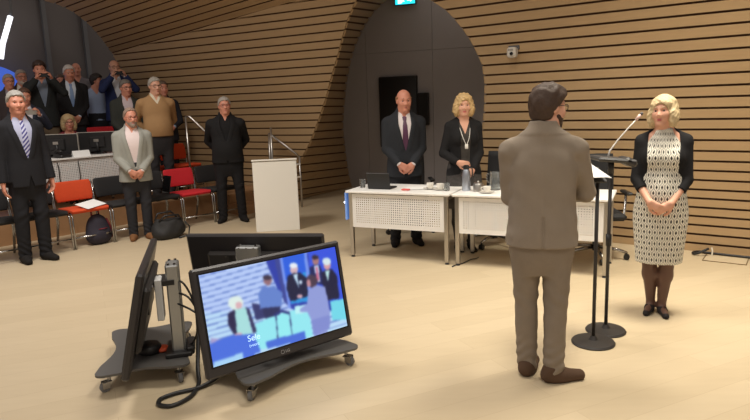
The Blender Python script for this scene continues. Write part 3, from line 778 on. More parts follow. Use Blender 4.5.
d1o = Vector((-.30,6.44,0)); d2o = d1o+E_*1.185; L1, L2 = 1.13, 1.45
d1 = desk(d1o, da, L1, 'white perforated-front desk with black laptop, left of the pair', group=None)
mb = MB().box((-.02,.06,.56), (.02,.10,.30), bev=.006); mb.build('end_unit', M('blue_gloss', (120,158,222), .25, emit=(90,140,225), es=.3), d1)
MB().sphere((-.034,.03,.60), .014, 8).build('status_light', M('led_white', (250,250,255), .3, emit=(240,245,255), es=3), d1)
d2 = desk(d2o, da, L2, 'white perforated-front desk holding steel flask and pitcher, behind the man in beige suit')
DP = lambda o, x, y, z=.73: o+E_*x+B_*y+Vector((0,0,z))
# things on the desks
def glass(p, label, h=.095, r=.034):
    t = empty('drinking_glass', p, 0, label, 'glass'); mb = MB(); mb.lathe([(r*.8,0),(r*.86,.006),(r,h),(r-.003,h),(r*.78,.010),(0,.010)], (0,0,0), 20); mb.build('tumbler', CLEAR, t, True, 40); return t
glass(DP(d1o,.07,.26), 'drinking glass on the desk, left of the black laptop'); glass(DP(d1o,1.05,.22), 'drinking glass left of the tall steel flask', .08)
def laptop(p, rz, label):
    t = empty('laptop', p, rz, label, 'laptop')
    MB().box((0,.09,.009), (.262,.18,.016), bev=.004).build('base', BLACKP, t)
    MB().box((0,-.018,.092), (.266,.012,.18), rx=R(14), bev=.004).build('lid', M('laptop_lid', (30,29,30), .5), t)
laptop(DP(d1o,.31,.17), da, 'black laptop with its lid up on the left white desk')
mb = MB(); o1 = DP(d1o,.70,.36,.732)
for i in range(3): mb.box((.0+.02*i,.0-.015*i,.002*i), (.30,.21,.0016), rz=.08*i)
o = mb.build('paper_sheets', WHITE); o.location = o1; o.rotation_euler = (0,0,da+.2); tag(o, 'loose white paper sheets in front of the man with purple tie', 'paper')
mb = MB(); mb.box((0,0,.008), (.085,.05,.016), bev=.005); o = mb.build('memo_pad', M('red_pad', (214,90,84), .6)); o.location = DP(d1o,.62,.16,.73); o.rotation_euler = (0,0,da); tag(o, 'small red pad right of the black laptop', 'pad')
def cup(p, rz, label, slabel, group=None):
    t = empty('coffee_cup', p+Vector((0,0,.0)), rz, label, 'cup', group)
    mb = MB(); mb.lathe([(.022,.012),(.026,.014),(.036,.035),(.040,.066),(.037,.066),(.033,.036),(.02,.02),(0,.02)], (0,0,0), 24); mb.build('bowl', CERAM, t, True, 50)
    MB().tube([(.036,0,.056),(.056,0,.054),(.060,0,.04),(.050,0,.028),(.033,0,.028)], .0045, 8).build('handle', CERAM, t, True)
    s = empty('saucer', p, rz, slabel, 'saucer')
    MB().lathe([(.03,0),(.045,.003),(.074,.012),(.074,.015),(.045,.008),(0,.006)], (0,0,0), 28).build('dish', CERAM, s, True, 50)
cup(DP(d1o,.84,.30), 1.0, 'white coffee cup nearest the loose paper sheets on the left desk', 'white saucer under the cup nearest the loose paper sheets')
cup(DP(d1o,.965,.26), 2.0, 'white coffee cup on the left desk beside the drinking glass', 'white saucer under the cup beside the drinking glass')
cup(DP(d2o,.30,.16), 2.8, 'white coffee cup standing before the glass pitcher', 'white saucer under the cup before the glass pitcher')
def flask(p):
    t = empty('vacuum_flask', p, .4, 'tall brushed steel vacuum flask on the right desk', 'flask')
    MB().lathe([(.04,0),(.043,.006),(.043,.16),(.036,.20),(.027,.22)], (0,0,0), 24).build('body', M('flask_steel', (176,182,194), .4, metal=1), t, True, 40)
    MB().lathe([(.028,.218),(.030,.224),(.030,.255),(.02,.262)], (0,0,0), 20).build('lid', BLACKP, t, True, 40)
    MB().tube([(.028,0,.235),(.07,0,.225),(.075,0,.16),(.044,0,.09)], .007, 8).build('handle', BLACKP, t, True)
flask(DP(d2o,.06,.26))
def pot(p):
    t = empty('sugar_pot', p, .2, 'low round steel pot with lid between flask and pitcher', 'pot')
    MB().lathe([(.045,0),(.052,.004),(.052,.075),(.048,.08)], (0,0,0), 24).build('body', STEEL, t, True, 40)
    MB().lathe([(.049,.079),(.046,.087),(.014,.095),(.008,.107),(0,.108)], (0,0,0), 24).build('lid', STEEL, t, True, 40)
pot(DP(d2o,.19,.24))
def pitcher(p):
    t = empty('glass_pitcher', p, 2.4, 'clear glass water pitcher with handle on the right desk', 'pitcher')
    MB().lathe([(.05,0),(.056,.006),(.058,.10),(.05,.17),(.054,.185),(.051,.185),(.047,.17),(.054,.10),(.052,.012),(0,.012)], (0,0,0), 24).build('jug', CLEAR, t, True, 40)
    MB().tube([(.05,0,.165),(.095,0,.155),(.10,0,.10),(.057,0,.05)], .007, 8).build('handle', CLEAR, t, True)
    MB().lathe([(.051,.014),(.053,.06),(0,.06)], (0,0,0), 20).build('water', M('water', (235,240,240), .05, trans=.9), t, True, 40)
pitcher(DP(d2o,.325,.38))
mb = MB(); mb.box((0,0,.001), (.21,.30,.002)); mb.box((.03,.02,.003), (.21,.30,.002), rz=.1); o = mb.build('paper_sheets', WHITE); o.location = DP(d2o,1.02,.3,.731); o.rotation_euler = (0,0,da); tag(o, 'white papers lying on the right desk beside the beige suit', 'paper')
# dark cable on the floor below the desks
mb = MB(); mb.tube([DP(d2o,.0,-.05,.008)+E_*(.01*i)+B_*(.03*i+.03*math.sin(i*.8)) for i in range(16)], .006, 6); tag(mb.build('floor_cable', BLACKP, None, True), 'thin dark cable trailing on the floor under the desk gap', 'cable')

# ------------------------------------------------------------------ office chairs
def office_chair(p, rz, label):
    t = empty('office_chair', p, rz, label, 'office chair', None)   # faces +Y
    for k in range(5):
        A = 2*PI*k/5+.3; d = Vector((math.cos(A), math.sin(A), 0))
        l = MB().tube([d*.03+Vector((0,0,.12)), d*.20+Vector((0,0,.10)), d*.30+Vector((0,0,.075))], [.022,.018,.014], 8).build('base_arm', CHROME, t, True)
        MB().lathe([(.028,-.011),(.03,-.006),(.03,.006),(.028,.011)], d*.30+Vector((0,0,.03))+d.cross(Vector((0,0,1)))*.013, 14, Matrix.Rotation(A,4,'Z') @ Matrix.Rotation(PI/2,4,'X')).lathe([(.028,-.011),(.03,-.006),(.03,.006),(.028,.011)], d*.30+Vector((0,0,.03))-d.cross(Vector((0,0,1)))*.013, 14, Matrix.Rotation(A,4,'Z') @ Matrix.Rotation(PI/2,4,'X')).tube([d*.30+Vector((0,0,.08)), d*.30+Vector((0,0,.03))], .007, 6).build('caster', BLACKP, l, True, 40)
    MB().lathe([(.03,.08),(.03,.26),(.018,.26),(.018,.42)], (0,0,0), 14).build('gas_column', BLACKP, t, True, 40)
    MB().box((0,.0,.455), (.48,.46,.075), bev=.03).build('seat', M('chair_black', (30,30,32), .75) if 'chair_black' not in bpy.data.materials else bpy.data.materials['chair_black'], t)
    mb = MB(); n = 7; V = []; F = []
    for j in range(9):
        z = .54+.50*j/8; wd = .215+.015*math.sin(PI*j/8)
        for i in range(n): u = -1+2*i/(n-1); V.append((wd*u, -.235-.06*j/8+.05*(u*u)-.03*math.sin(PI*j/8), z))
    for j in range(8):
        for i in range(n-1): a = j*n+i; F.append((a, a+1, a+n+1, a+n))
    mb.add(V, F); bk = mb.build('backrest', bpy.data.materials['chair_black'], t, True); so = bk.modifiers.new('thick', 'SOLIDIFY'); so.thickness = .04; so.offset = 0
    MB().tube([(0,-.05,.42),(0,-.25,.42),(0,-.31,.52),(0,-.30,.70)], .018, 8).build('back_support', BLACKP, t, True)
    for s in (-1,1):
        MB().tube([(s*.2,.02,.42),(s*.27,.02,.43),(s*.28,.02,.66)], .014, 8).build('arm_post', CHROME, t, True)
        MB().box((s*.28,.03,.675), (.06,.26,.03), bev=.012).build('armrest', BLACKP, t)
    return t
office_chair((2.24,6.07,0), da+PI+.35, 'black office chair at the right desk end, near the woman in patterned dress')
office_chair((1.36,6.80,0), da+PI-.25, 'black office chair beside the curly-haired woman, behind the flask')
office_chair((.44,7.62,0), da+PI+.5, 'black office chair standing behind the man with purple tie')

# ------------------------------------------------------------------ stands at the front
def stand_base(r, rad=.135):
    MB().lathe([(rad,0),(rad+.002,.008),(rad-.006,.018),(.03,.026),(.018,.05),(0,.05)], (0,0,0), 40).build('base', M('stand_black', (46,42,40), .5) if 'stand_black' not in bpy.data.materials else bpy.data.materials['stand_black'], r, True, 35)
r = empty('microphone_stand', (1.60,4.09,0), 0, 'black round-base stand with tray and white gooseneck microphone, rear one of two', 'microphone stand')
stand_base(r); SBK = bpy.data.materials['stand_black']
MB().tube([(0,0,.04),(0,0,1.20)], .012, 12).build('pole', SBK, r, True); MB().tube([(0,0,.62),(0,0,.70)], .019, 12).build('height_clutch', BLACKP, r, True)
mb = MB(); mb.box((.01,0,1.215), (.26,.20,.03), ry=R(6), bev=.012); mb.box((.10,-.02,1.20), (.09,.16,.05), ry=R(28), bev=.018); mb.build('tray', M('tray_black', (52,50,50), .5), r)
MB().tube([(.0,0,1.12),(0,0,1.21)], .02, 10).build('tray_socket', BLACKP, r, True)
MB().tube([(-.01,.03,1.23),(.0,.03,1.27),(.05,.03,1.34),(.12,.02,1.425),(.165,.015,1.475)], [.008,.006,.005,.005,.005], 8).build('gooseneck', M('gooseneck_white', (226,222,216), .4), r, True)
MB().tube([(.163,.015,1.473),(.19,.012,1.505)], [.010,.011], 10).build('microphone', M('microphone_rose', (224,190,180), .4), r, True); MB().tube([(.19,.012,1.505),(.203,.01,1.52)], [.011,.008], 10).build('microphone_tip', M('microphone_grey', (90,86,86), .6), r, True)
r = empty('reading_stand', (1.44,3.89,0), 0, 'black round-base stand carrying the white papers, front one of two', 'stand')
stand_base(r, .14); MB().tube([(0,0,.04),(0,0,1.13)], .012, 12).build('pole', SBK, r, True)
MB().box((-.07,.0,1.14), (.20,.18,.012), rx=R(25), bev=.003).build('rest', BLACKP, r)
for (p, rz, rx, lab) in (((1.37,3.86,1.175), .2, 14, 'white speech sheet on the reading stand, nearest the tray'), ((1.33,3.95,1.205), -.1, 18, 'white speech sheet on the reading stand, behind the front one')):
    mb = MB(); n = 6; V = []; F = []
    for j in range(n):
        for i in range(n): x, y = -.10+.19*i/(n-1), -.13+.25*j/(n-1); V.append((x, y, .012*math.sin(3*x*8)*.6+.1*x*x))
    for j in range(n-1):
        for i in range(n-1): a = j*n+i; F.append((a, a+1, a+n+1, a+n))
    mb.add(V, F); o = mb.build('paper_sheet', WHITE, None, True); o.location = p; o.rotation_euler = (R(rx),R(10),rz); tag(o, lab, 'paper'); so = o.modifiers.new('t','SOLIDIFY'); so.thickness = .001

# ------------------------------------------------------------------ audience seating
PHI = 48.65; CRZ = PI+R(PHI)
CH = {'black': M('seat_black', (36,35,36), .85, bump=.2, bscale=200), 'orange': M('seat_orange', (206,72,30), .85, nz=.08, bump=.2, bscale=200), 'red': M('seat_red', (200,34,44), .85, nz=.08, bump=.2, bscale=200)}
def chair_proto(kind, label, group):
    t = empty('audience_chair', (0,0,0), 0, label, 'chair', group)
    def pad(name, pts, hw, th):   # padded slab following a side profile
        mb = MB(); n = 9; V = []; F = []; m = len(pts)
        for j, (y, z) in enumerate(pts):
            for i in range(n): u = -1+2*i/(n-1); V.append((hw*u*(1-.06*(j in (0, m-1))), y+.018*(u*u)*(1 if name == 'backrest' else 0), z))
        for j in range(m-1):
            for i in range(n-1): a = j*n+i; F.append((a, a+1, a+n+1, a+n))
        mb.add(V, F); o = mb.build(name, CH[kind], t, True); s = o.modifiers.new('thick','SOLIDIFY'); s.thickness = th; s.offset = 0
        b = o.modifiers.new('soft','BEVEL'); b.width = .012; b.segments = 2; return o
    pad('seat', [(.23,.445),(.21,.462),(.1,.462),(-.05,.455),(-.19,.45)], .235, .045)
    pad('backrest', [(-.215,.54),(-.225,.60),(-.24,.68),(-.258,.75),(-.27,.79)], .235, .035)
    for s in (-1,1):
        MB().tube([(s*.235,.20,.44),(s*.235,.235,.40),(s*.24,.25,0)], .0115, 8).build('leg', CHROME, t, True)
        MB().tube([(s*.245,-.275,.765),(s*.245,-.235,.55),(s*.245,-.17,.30),(s*.25,-.26,0)], .0115, 8).build('leg', CHROME, t, True)
    MB().tube([(-.24,.245,.14),(.24,.245,.14)], .010, 8).build('stretcher', CHROME, t, True); MB().tube([(-.235,.1,.425),(.235,.1,.425)], .010, 8).build('seat_rail', CHROME, t, True)
    return t
protos = {}
row = A_*3.28+N_*7.8
def place_chair(kind, p, label, group, rz=CRZ):
    if kind not in protos: c = protos[kind] = chair_proto(kind, label, group)
    else: c = copy_tree(protos[kind])
    c['label'] = label; c['group'] = group; c.location = p; c.rotation_euler = (0,0,rz); return c
G1 = 'stacking chairs in the front row'
for i, kind, label in ((-2,'black','black chair half hidden behind the man with striped tie, far left of the front row'),(-1,'black','black chair directly left of the orange chair in the front row'),(0,'orange','orange chair with a white paper on its seat in the front row'),
                       (1,'black','black chair directly right of the orange front-row chair, beside the grey blazer'),(2,'black','black chair directly left of the red front-row chair, above the black bag'),(3,'red','red chair in the front row beyond the black bag'),(4,'black','black chair right of the red one, partly behind the man in black')):
    place_chair(kind, row+A_*(.505*i), label, G1)
G2 = 'orange chairs on the low tier'
place_chair('orange', A_*4.83+N_*8.82+Vector((0,0,.3)), 'orange chair on the gallery tier, left behind the tan sweater', G2)
place_chair('orange', A_*5.33+N_*8.82+Vector((0,0,.3)), 'orange chair on the gallery tier, right behind the tan sweater', G2)
place_chair('red', AN(4.93,10.40,.6), 'red chair on the upper tier behind the grey blazer man', 'red chairs on the upper tier')
# sheet on the orange chair
mb = MB(); n = 5; mb.box((0,0,0), (.30,.21,.002)); o = mb.build('paper_sheet', WHITE); o.location = row+A_*.05-N_*.13+Vector((0,0,.515)); o.rotation_euler = (R(-14),R(4),CRZ+.35); tag(o, 'white paper sheet lying on the orange front-row chair', 'paper')
# tablet and lead resting on the black chair
o = MB().box((0,0,.0), (.015,.19,.25), bev=.004).build('tablet', BLACKG); o.location = row+A_*(.505*2+.16)+Vector((0,0,.615))-N_*.02; o.rotation_euler = (0,R(-12),CRZ); tag(o, 'thin black tablet propped on the black chair left of the red one', 'tablet')

# bags
def bag_backpack(p, rz):
    t = empty('backpack', p, rz, 'small dark backpack with red trim under the orange chair', 'backpack')
    bm = M('backpack_navy', (44,40,52), .8, nz=.1, bump=.3, bscale=80); red = M('backpack_red', (120,28,42), .7)
    V, F = polygonize([ell((0,0,.19),(.15,.10,.19),.02), ell((0,.02,.10),(.165,.12,.11),.06)], (-.22,-.2,-.02), (.22,.2,.42), .012, lambda p, d: np.maximum(d, -p[:,2]))
    mesh_obj('body', V, F, bm, t, True)
    V, F = polygonize([ell((0,.085,.12),(.115,.055,.09),.02)], (-.16,-.05,0), (.16,.2,.26), .01, lambda p, d: np.maximum(d, .02-p[:,2])); mesh_obj('front_pocket', V, F, bm, t, True)
    MB().tube([(-.10,.055,.31),(-.145,.06,.2),(-.15,.07,.06)], .012, 8).tube([(-.06,.11,.20),(0,.135,.205),(.06,.11,.20)], .006, 6).build('trim', red, t, True)
    MB().tube([(-.05,-.02,.365),(-.05,-.02,.43),(.05,-.02,.43),(.05,-.02,.365)], .012, 8).build('handle', red, t, True)
    MB().box((-.03,.142,.14), (.03,.006,.02)).build('zip_pull', STEEL, t)
bag_backpack(row+A_*.10-N_*.10+Vector((.02,-.02,0)), CRZ+.2)
def bag_black(p, rz):
    t = empty('shoulder_bag', p, rz, 'bulky black bag standing on the floor before the red chair', 'bag')
    bm = M('bag_black', (34,33,33), .7, nz=.15, bump=.3, bscale=60)
    def bp(q, d): return np.maximum(np.maximum(d, -q[:,2]), q[:,2]-.27+.05*np.cos(q[:,0]*9)*.6)+.006*np.sin(q[:,0]*35)*np.sin(q[:,2]*30)
    V, F = polygonize([ell((0,0,.10),(.22,.13,.13),.02), ell((0,0,.18),(.19,.10,.13),.08), ell((.06,.03,.07),(.17,.12,.09),.05)], (-.3,-.22,-.02), (.3,.22,.36), .012, bp); mesh_obj('body', V, F, bm, t, True)
    MB().tube([(-.15,.06,.24),(-.10,.09,.30),(.08,.09,.31),(.15,.06,.24)], .012, 8).tube([(-.15,-.06,.24),(-.08,-.08,.33),(.10,-.08,.32),(.15,-.06,.24)], .012, 8).build('handle', BLACKP, t, True)
    MB().tube([(-.18,.1,.2),(-.24,.1,.12),(-.2,.14,.02),(-.05,.17,.012)], .01, 8).build('strap', BLACKP, t, True)
bag_black(AN(4.08,7.18), CRZ-.1)

# gallery desk with two monitors seen from behind
gd = AN(2.6,8.83,.3); ga = math.atan2(A_.y,A_.x)
gdesk = desk(gd, ga, 1.86, 'long white perforated desk on the gallery tier carrying two monitors', D=.6, ph=.43)
GP = lambda x, y, z=1.03: AN(2.6+x, 8.83+y, z)
def monitor(p, rz, label):
    t = empty('computer_monitor', p, rz, label, 'monitor', None)
    MB().box((0,0,.175), (.57,.035,.29), bev=.008).build('housing', BLACKP, t)
    MB().box((0,.0,.322), (.57,.038,.008)).box((.287,0,.175), (.006,.038,.29)).build('bezel', M('bezel_silver', (176,172,164), .4) if 'bezel_silver' not in bpy.data.materials else bpy.data.materials['bezel_silver'], t)
    MB().box((0,-.028,.175), (.22,.03,.16), bev=.01).build('rear_cover', BLACKP, t)
    MB().box((-.01,-.045,.20), (.07,.004,.04)).build('label_plate', STEEL, t)
    MB().tube([(0,-.03,.01),(0,-.04,.18)], .022, 10).build('stand_neck', BLACKP, t, True)
    MB().lathe([(.12,0),(.12,.008),(.03,.02),(0,.02)], (0,-.01,0), 28).build('stand_base', BLACKP, t, True, 40)
monitor(GP(1.02,.36), .10, 'computer monitor seen from behind on the gallery desk, left one before the seated woman')
monitor(GP(1.60,.36), .14, 'computer monitor seen from behind on the gallery desk, right one by the grey blazer')
mb = MB(); mb.prism([(-.04,0),(.04,0),(.0,.085)], -.12, .12, Matrix.Rotation(PI/2,4,'Z') @ Matrix.Rotation(PI/2,4,'X')); o = mb.build('name_card', WHITE); o.location = GP(1.22,.10); o.rotation_euler = (0,0,ga); tag(o, 'white folded card on the gallery desk between the two monitors', 'card')
def desk_phone(p):
    t = empty('desk_telephone', p, ga+.3, 'black desk telephone in front of the left gallery monitor', 'telephone')
    MB().box((0,0,.03), (.18,.18,.05), rx=R(10), bev=.012).build('base', BLACKP, t); MB().tube([(-.07,-.08,.085),(-.07,-.04,.10),(-.07,.04,.11),(-.07,.08,.10)], [.024,.016,.016,.024], 10).build('handset', BLACKP, t, True)
desk_phone(GP(.98,.14))
mb = MB(); mb.tube([*smooth([GP(.84,-.0,.98),GP(.85,-.015,.9),GP(.85,-.015,.72),GP(.92,-.02,.64),GP(1.04,-.02,.62),GP(1.12,-.015,.72),GP(1.12,-.015,.98)])], .007, 6); tag(mb.build('desk_cable', BLACKP, None, True), 'black cable looping down the front of the gallery desk', 'cable')

# ------------------------------------------------------------------ monitor carts
PIC = {'W': 192, 'H': 108}
def paint():
    W_, H_ = PIC['W'], PIC['H']
    u, v = np.meshgrid((np.arange(W_)+.5)/W_, (np.arange(H_)+.5)/H_)
    c = [np.array(q, float) for q in ((36,105),(436,20),(470,265),(75,392))]
    X = sum(w[..., None]*q for w, q in (((1-u)*(1-v), c[0]), (u*(1-v), c[1]), (u*v, c[2]), ((1-u)*v, c[3])))
    x, y = X[..., 0], X[..., 1]
    C = np.zeros((H_, W_, 3)); C[:] = (186,208,252)
    C[:] = np.where(y[..., None] > 220, np.array((190,224,252)), C)
    ln = (y+.31*x-173) % 17.5
    C[ln < 4] = (104,130,206)
    def poly(pts, rgb):
        ins = np.zeros(x.shape, bool); n = len(pts)
        for i in range(n):
            (x1, y1), (x2, y2) = pts[i], pts[(i+1) % n]
            if y1 == y2: continue
            ins ^= ((y1 > y) != (y2 > y)) & (x < (x2-x1)*(y-y1)/(y2-y1)+x1)
        C[ins] = rgb
    def el(cx, cy, a, b, rgb): C[((x-cx)/a)**2+((y-cy)/b)**2 < 1] = rgb
    poly([(208,40),(480,0),(480,210),(330,230),(292,215),(250,150)], (44,62,170))
    poly([(240,40),(256,40),(290,215),(268,190)], (58,70,150))
    poly([(265,40),(340,20),(352,190),(285,200)], (40,96,226)); poly([(283,120),(350,95),(352,190),(292,200)], (40,150,225))
    poly([(345,20),(440,10),(460,190),(360,190)], (56,86,226))
    poly([(258,50),(266,50),(292,215),(282,212)], (120,150,240)); poly([(333,35),(343,35),(358,190),(347,190)], (120,150,240))
    poly([(176,195),(240,210),(230,240),(188,250)], (52,56,110))
    # man in blue shirt
    el(223,126,12,15,(150,110,120)); el(222,117,13,8,(60,50,70)); poly([(205,150),(240,142),(266,165),(262,210),(200,215),(195,170)], (100,132,208)); poly([(206,212),(258,208),(258,245),(214,245)], (40,44,90))
    # dark suited man
    el(302,92,12,17,(214,180,190)); el(301,80,13,9,(236,242,250)); poly([(282,112),(300,104),(320,102),(340,118),(344,175),(300,190),(288,190),(278,150)], (24,28,62)); poly([(298,108),(312,106),(316,150)], (200,230,250)); el(318,176,9,6,(214,170,180)); el(322,132,5,7,(200,220,240))
    # man with red tie, woman
    el(371,64,11,15,(168,120,124)); el(370,54,11,7,(52,40,54)); poly([(352,85),(366,78),(384,76),(392,100),(392,140),(352,130)], (30,36,92)); poly([(365,80),(380,78),(384,130),(374,130)], (200,220,248)); poly([(371,84),(376,84),(381,126),(372,126)], (206,110,140))
    el(408,76,12,16,(216,160,164)); el(407,66,14,12,(216,236,240)); poly([(390,100),(405,92),(425,90),(440,110),(446,180),(395,190)], (26,28,62)); poly([(400,96),(416,94),(410,130)], (190,230,230))
    # desks
    poly([(230,240),(345,205),(356,300),(190,345),(186,262)], (150,236,246)); poly([(246,240),(262,228),(280,232),(290,300),(252,300)], (150,240,246)); poly([(300,208),(345,200),(348,225),(305,232)], (196,246,250)); poly([(415,190),(466,180),(470,245),(420,250)], (116,220,238))
    for q in ((244,236,250,330),(284,225,292,310)): poly([(q[0],q[1]),(q[0]+3,q[1]),(q[2]+3,q[3]),(q[2],q[3])], (52,60,120))
    poly([(238,232),(262,218),(285,224),(288,234),(262,226),(244,240)], (40,50,120))
    poly([(296,150),(330,150),(322,200),(292,205)], (186,220,214)) if False else None
    # woman at left
    el(133,194,20,22,(226,242,236)); el(141,202,9,12,(222,178,186)); poly([(112,225),(130,215),(150,290),(128,292),(112,260)], (38,34,74)); poly([(130,215),(160,208),(178,290),(150,320),(136,290)], (170,226,226)); poly([(160,208),(170,215),(190,285),(180,290)], (48,48,90)); el(140,292,10,5,(220,170,184))
    # back-turned man
    el(357,128,18,20,(74,56,76)); el(347,135,7,12,(196,140,150)); poly([(345,155),(372,140),(400,146),(412,215),(414,262),(400,290),(362,300),(352,250),(340,225),(318,225),(318,215),(340,200)], (146,158,220)); poly([(352,250),(412,232),(410,275),(360,300)], (130,142,212))
    # floor and lower band
    poly([(215,318),(330,285),(335,310),(220,340)], (70,110,220)); poly([(62,318),(120,295),(178,292),(196,330),(200,350),(80,392),(70,380)], (72,112,226)); poly([(75,375),(150,350),(153,366),(78,395)], (168,214,250)); poly([(66,300),(92,305),(70,318)], (170,160,210))
    # soft blur of the broadcast picture
    for _ in range(6):
        P = np.pad(C, ((1,1),(1,1),(0,0)), mode='edge'); C = (P[1:-1,1:-1]*4+P[:-2,1:-1]+P[2:,1:-1]+P[1:-1,:-2]+P[1:-1,2:])/8
    return C
def picture(parent, w, h, m):
    W_, H_ = PIC['W'], PIC['H']; C = paint()/255; Cl = np.where(C <= .04045, C/12.92, ((C+.055)/1.055)**2.4)
    xs = np.linspace(-w/2, w/2, W_+1); zs = np.linspace(h/2, -h/2, H_+1)
    V = np.array([(x, 0, z) for z in zs for x in xs]); i, j = np.meshgrid(np.arange(W_), np.arange(H_)); a = (j*(W_+1)+i).ravel()
    F = np.stack([a, a+W_+1, a+W_+2, a+1], 1)
    o = mesh_obj('screen_picture', V, F, m, parent)
    ca = o.data.color_attributes.new('picture', 'FLOAT_COLOR', 'CORNER')
    cols = np.concatenate([Cl.reshape(-1,3), np.ones((W_*H_,1))], 1).repeat(4, 0); ca.data.foreach_set('color', cols.ravel())
    return o
PM = bpy.data.materials.new('lit_screen'); PM.use_nodes = True
nt = PM.node_tree; b = nt.nodes['Principled BSDF']; at = nt.nodes.new('ShaderNodeAttribute'); at.attribute_name = 'picture'
nt.links.new(at.outputs['Color'], b.inputs['Emission Color']); b.inputs['Emission Strength'].default_value = .95; b.inputs['Base Color'].default_value = (.01,.01,.012,1); b.inputs['Roughness'].default_value = .25
PLATE = M('cart_plate_grey', (92,90,88), .5, metal=.2); TVB = M('television_black', (46,43,44), .4)
def text_mesh(name, cu):
    t = bpy.data.objects.new('text', cu); COL.objects.link(t); me = bpy.data.meshes.new_from_object(t.evaluated_get(bpy.context.evaluated_depsgraph_get()))
    bpy.data.objects.remove(t); o = bpy.data.objects.new(name, me); COL.objects.link(o); return o
def arc_plate(w, d, r=.05, cin=.07, n=10):
    c = [(-w,-d),(w,-d),(w,d),(-w,d)]; pts = []
    for k in range(4):
        (x0, y0), (x1, y1) = c[k], c[(k+1) % 4]; dx, dy = x1-x0, y1-y0; L = math.hypot(dx, dy); ux, uy = dx/L, dy/L; ix, iy = -uy, ux
        cx, cy = x0+(1 if x0 < 0 else -1)*r, y0+(1 if y0 < 0 else -1)*r
        a0 = math.atan2(-ix, ix) if False else None
        st = [PI, 1.5*PI, 0, .5*PI][k]
        for i in range(6): A = st+PI/2*i/5; pts.append((cx+r*math.cos(A), cy+r*math.sin(A)))
        for i in range(1, n):
            u = i/n; s = (2*r)+(L-4*r)*u; e = cin*(math.sin(PI*u)**1.3)*(1 if L > 2*d+.01 else .6); pts.append((x0+ux*s+ix*e, y0+uy*s+iy*e))
    return pts
def caster(parent, x, y, a):
    t = MB().tube([(x,y,.06),(x,y,.115)], .011, 8).box((x-.012*math.cos(a),y-.012*math.sin(a),.062), (.05,.05,.006), rz=a)
    for s in (-1,1): t.box((x-.02*math.cos(a)-s*.017*math.sin(a), y-.02*math.sin(a)+s*.017*math.cos(a), .045), (.045,.003,.045), rz=a)
    o = t.build('caster', CHROME, parent)
    MB().lathe([(.026,-.012),(.032,-.008),(.032,.008),(.026,.012)], (x-.025*math.cos(a), y-.025*math.sin(a), .032), 18, Matrix.Rotation(a,4,'Z') @ Matrix.Rotation(PI/2,4,'X')).build('wheel', RUBBER, o, True, 40)
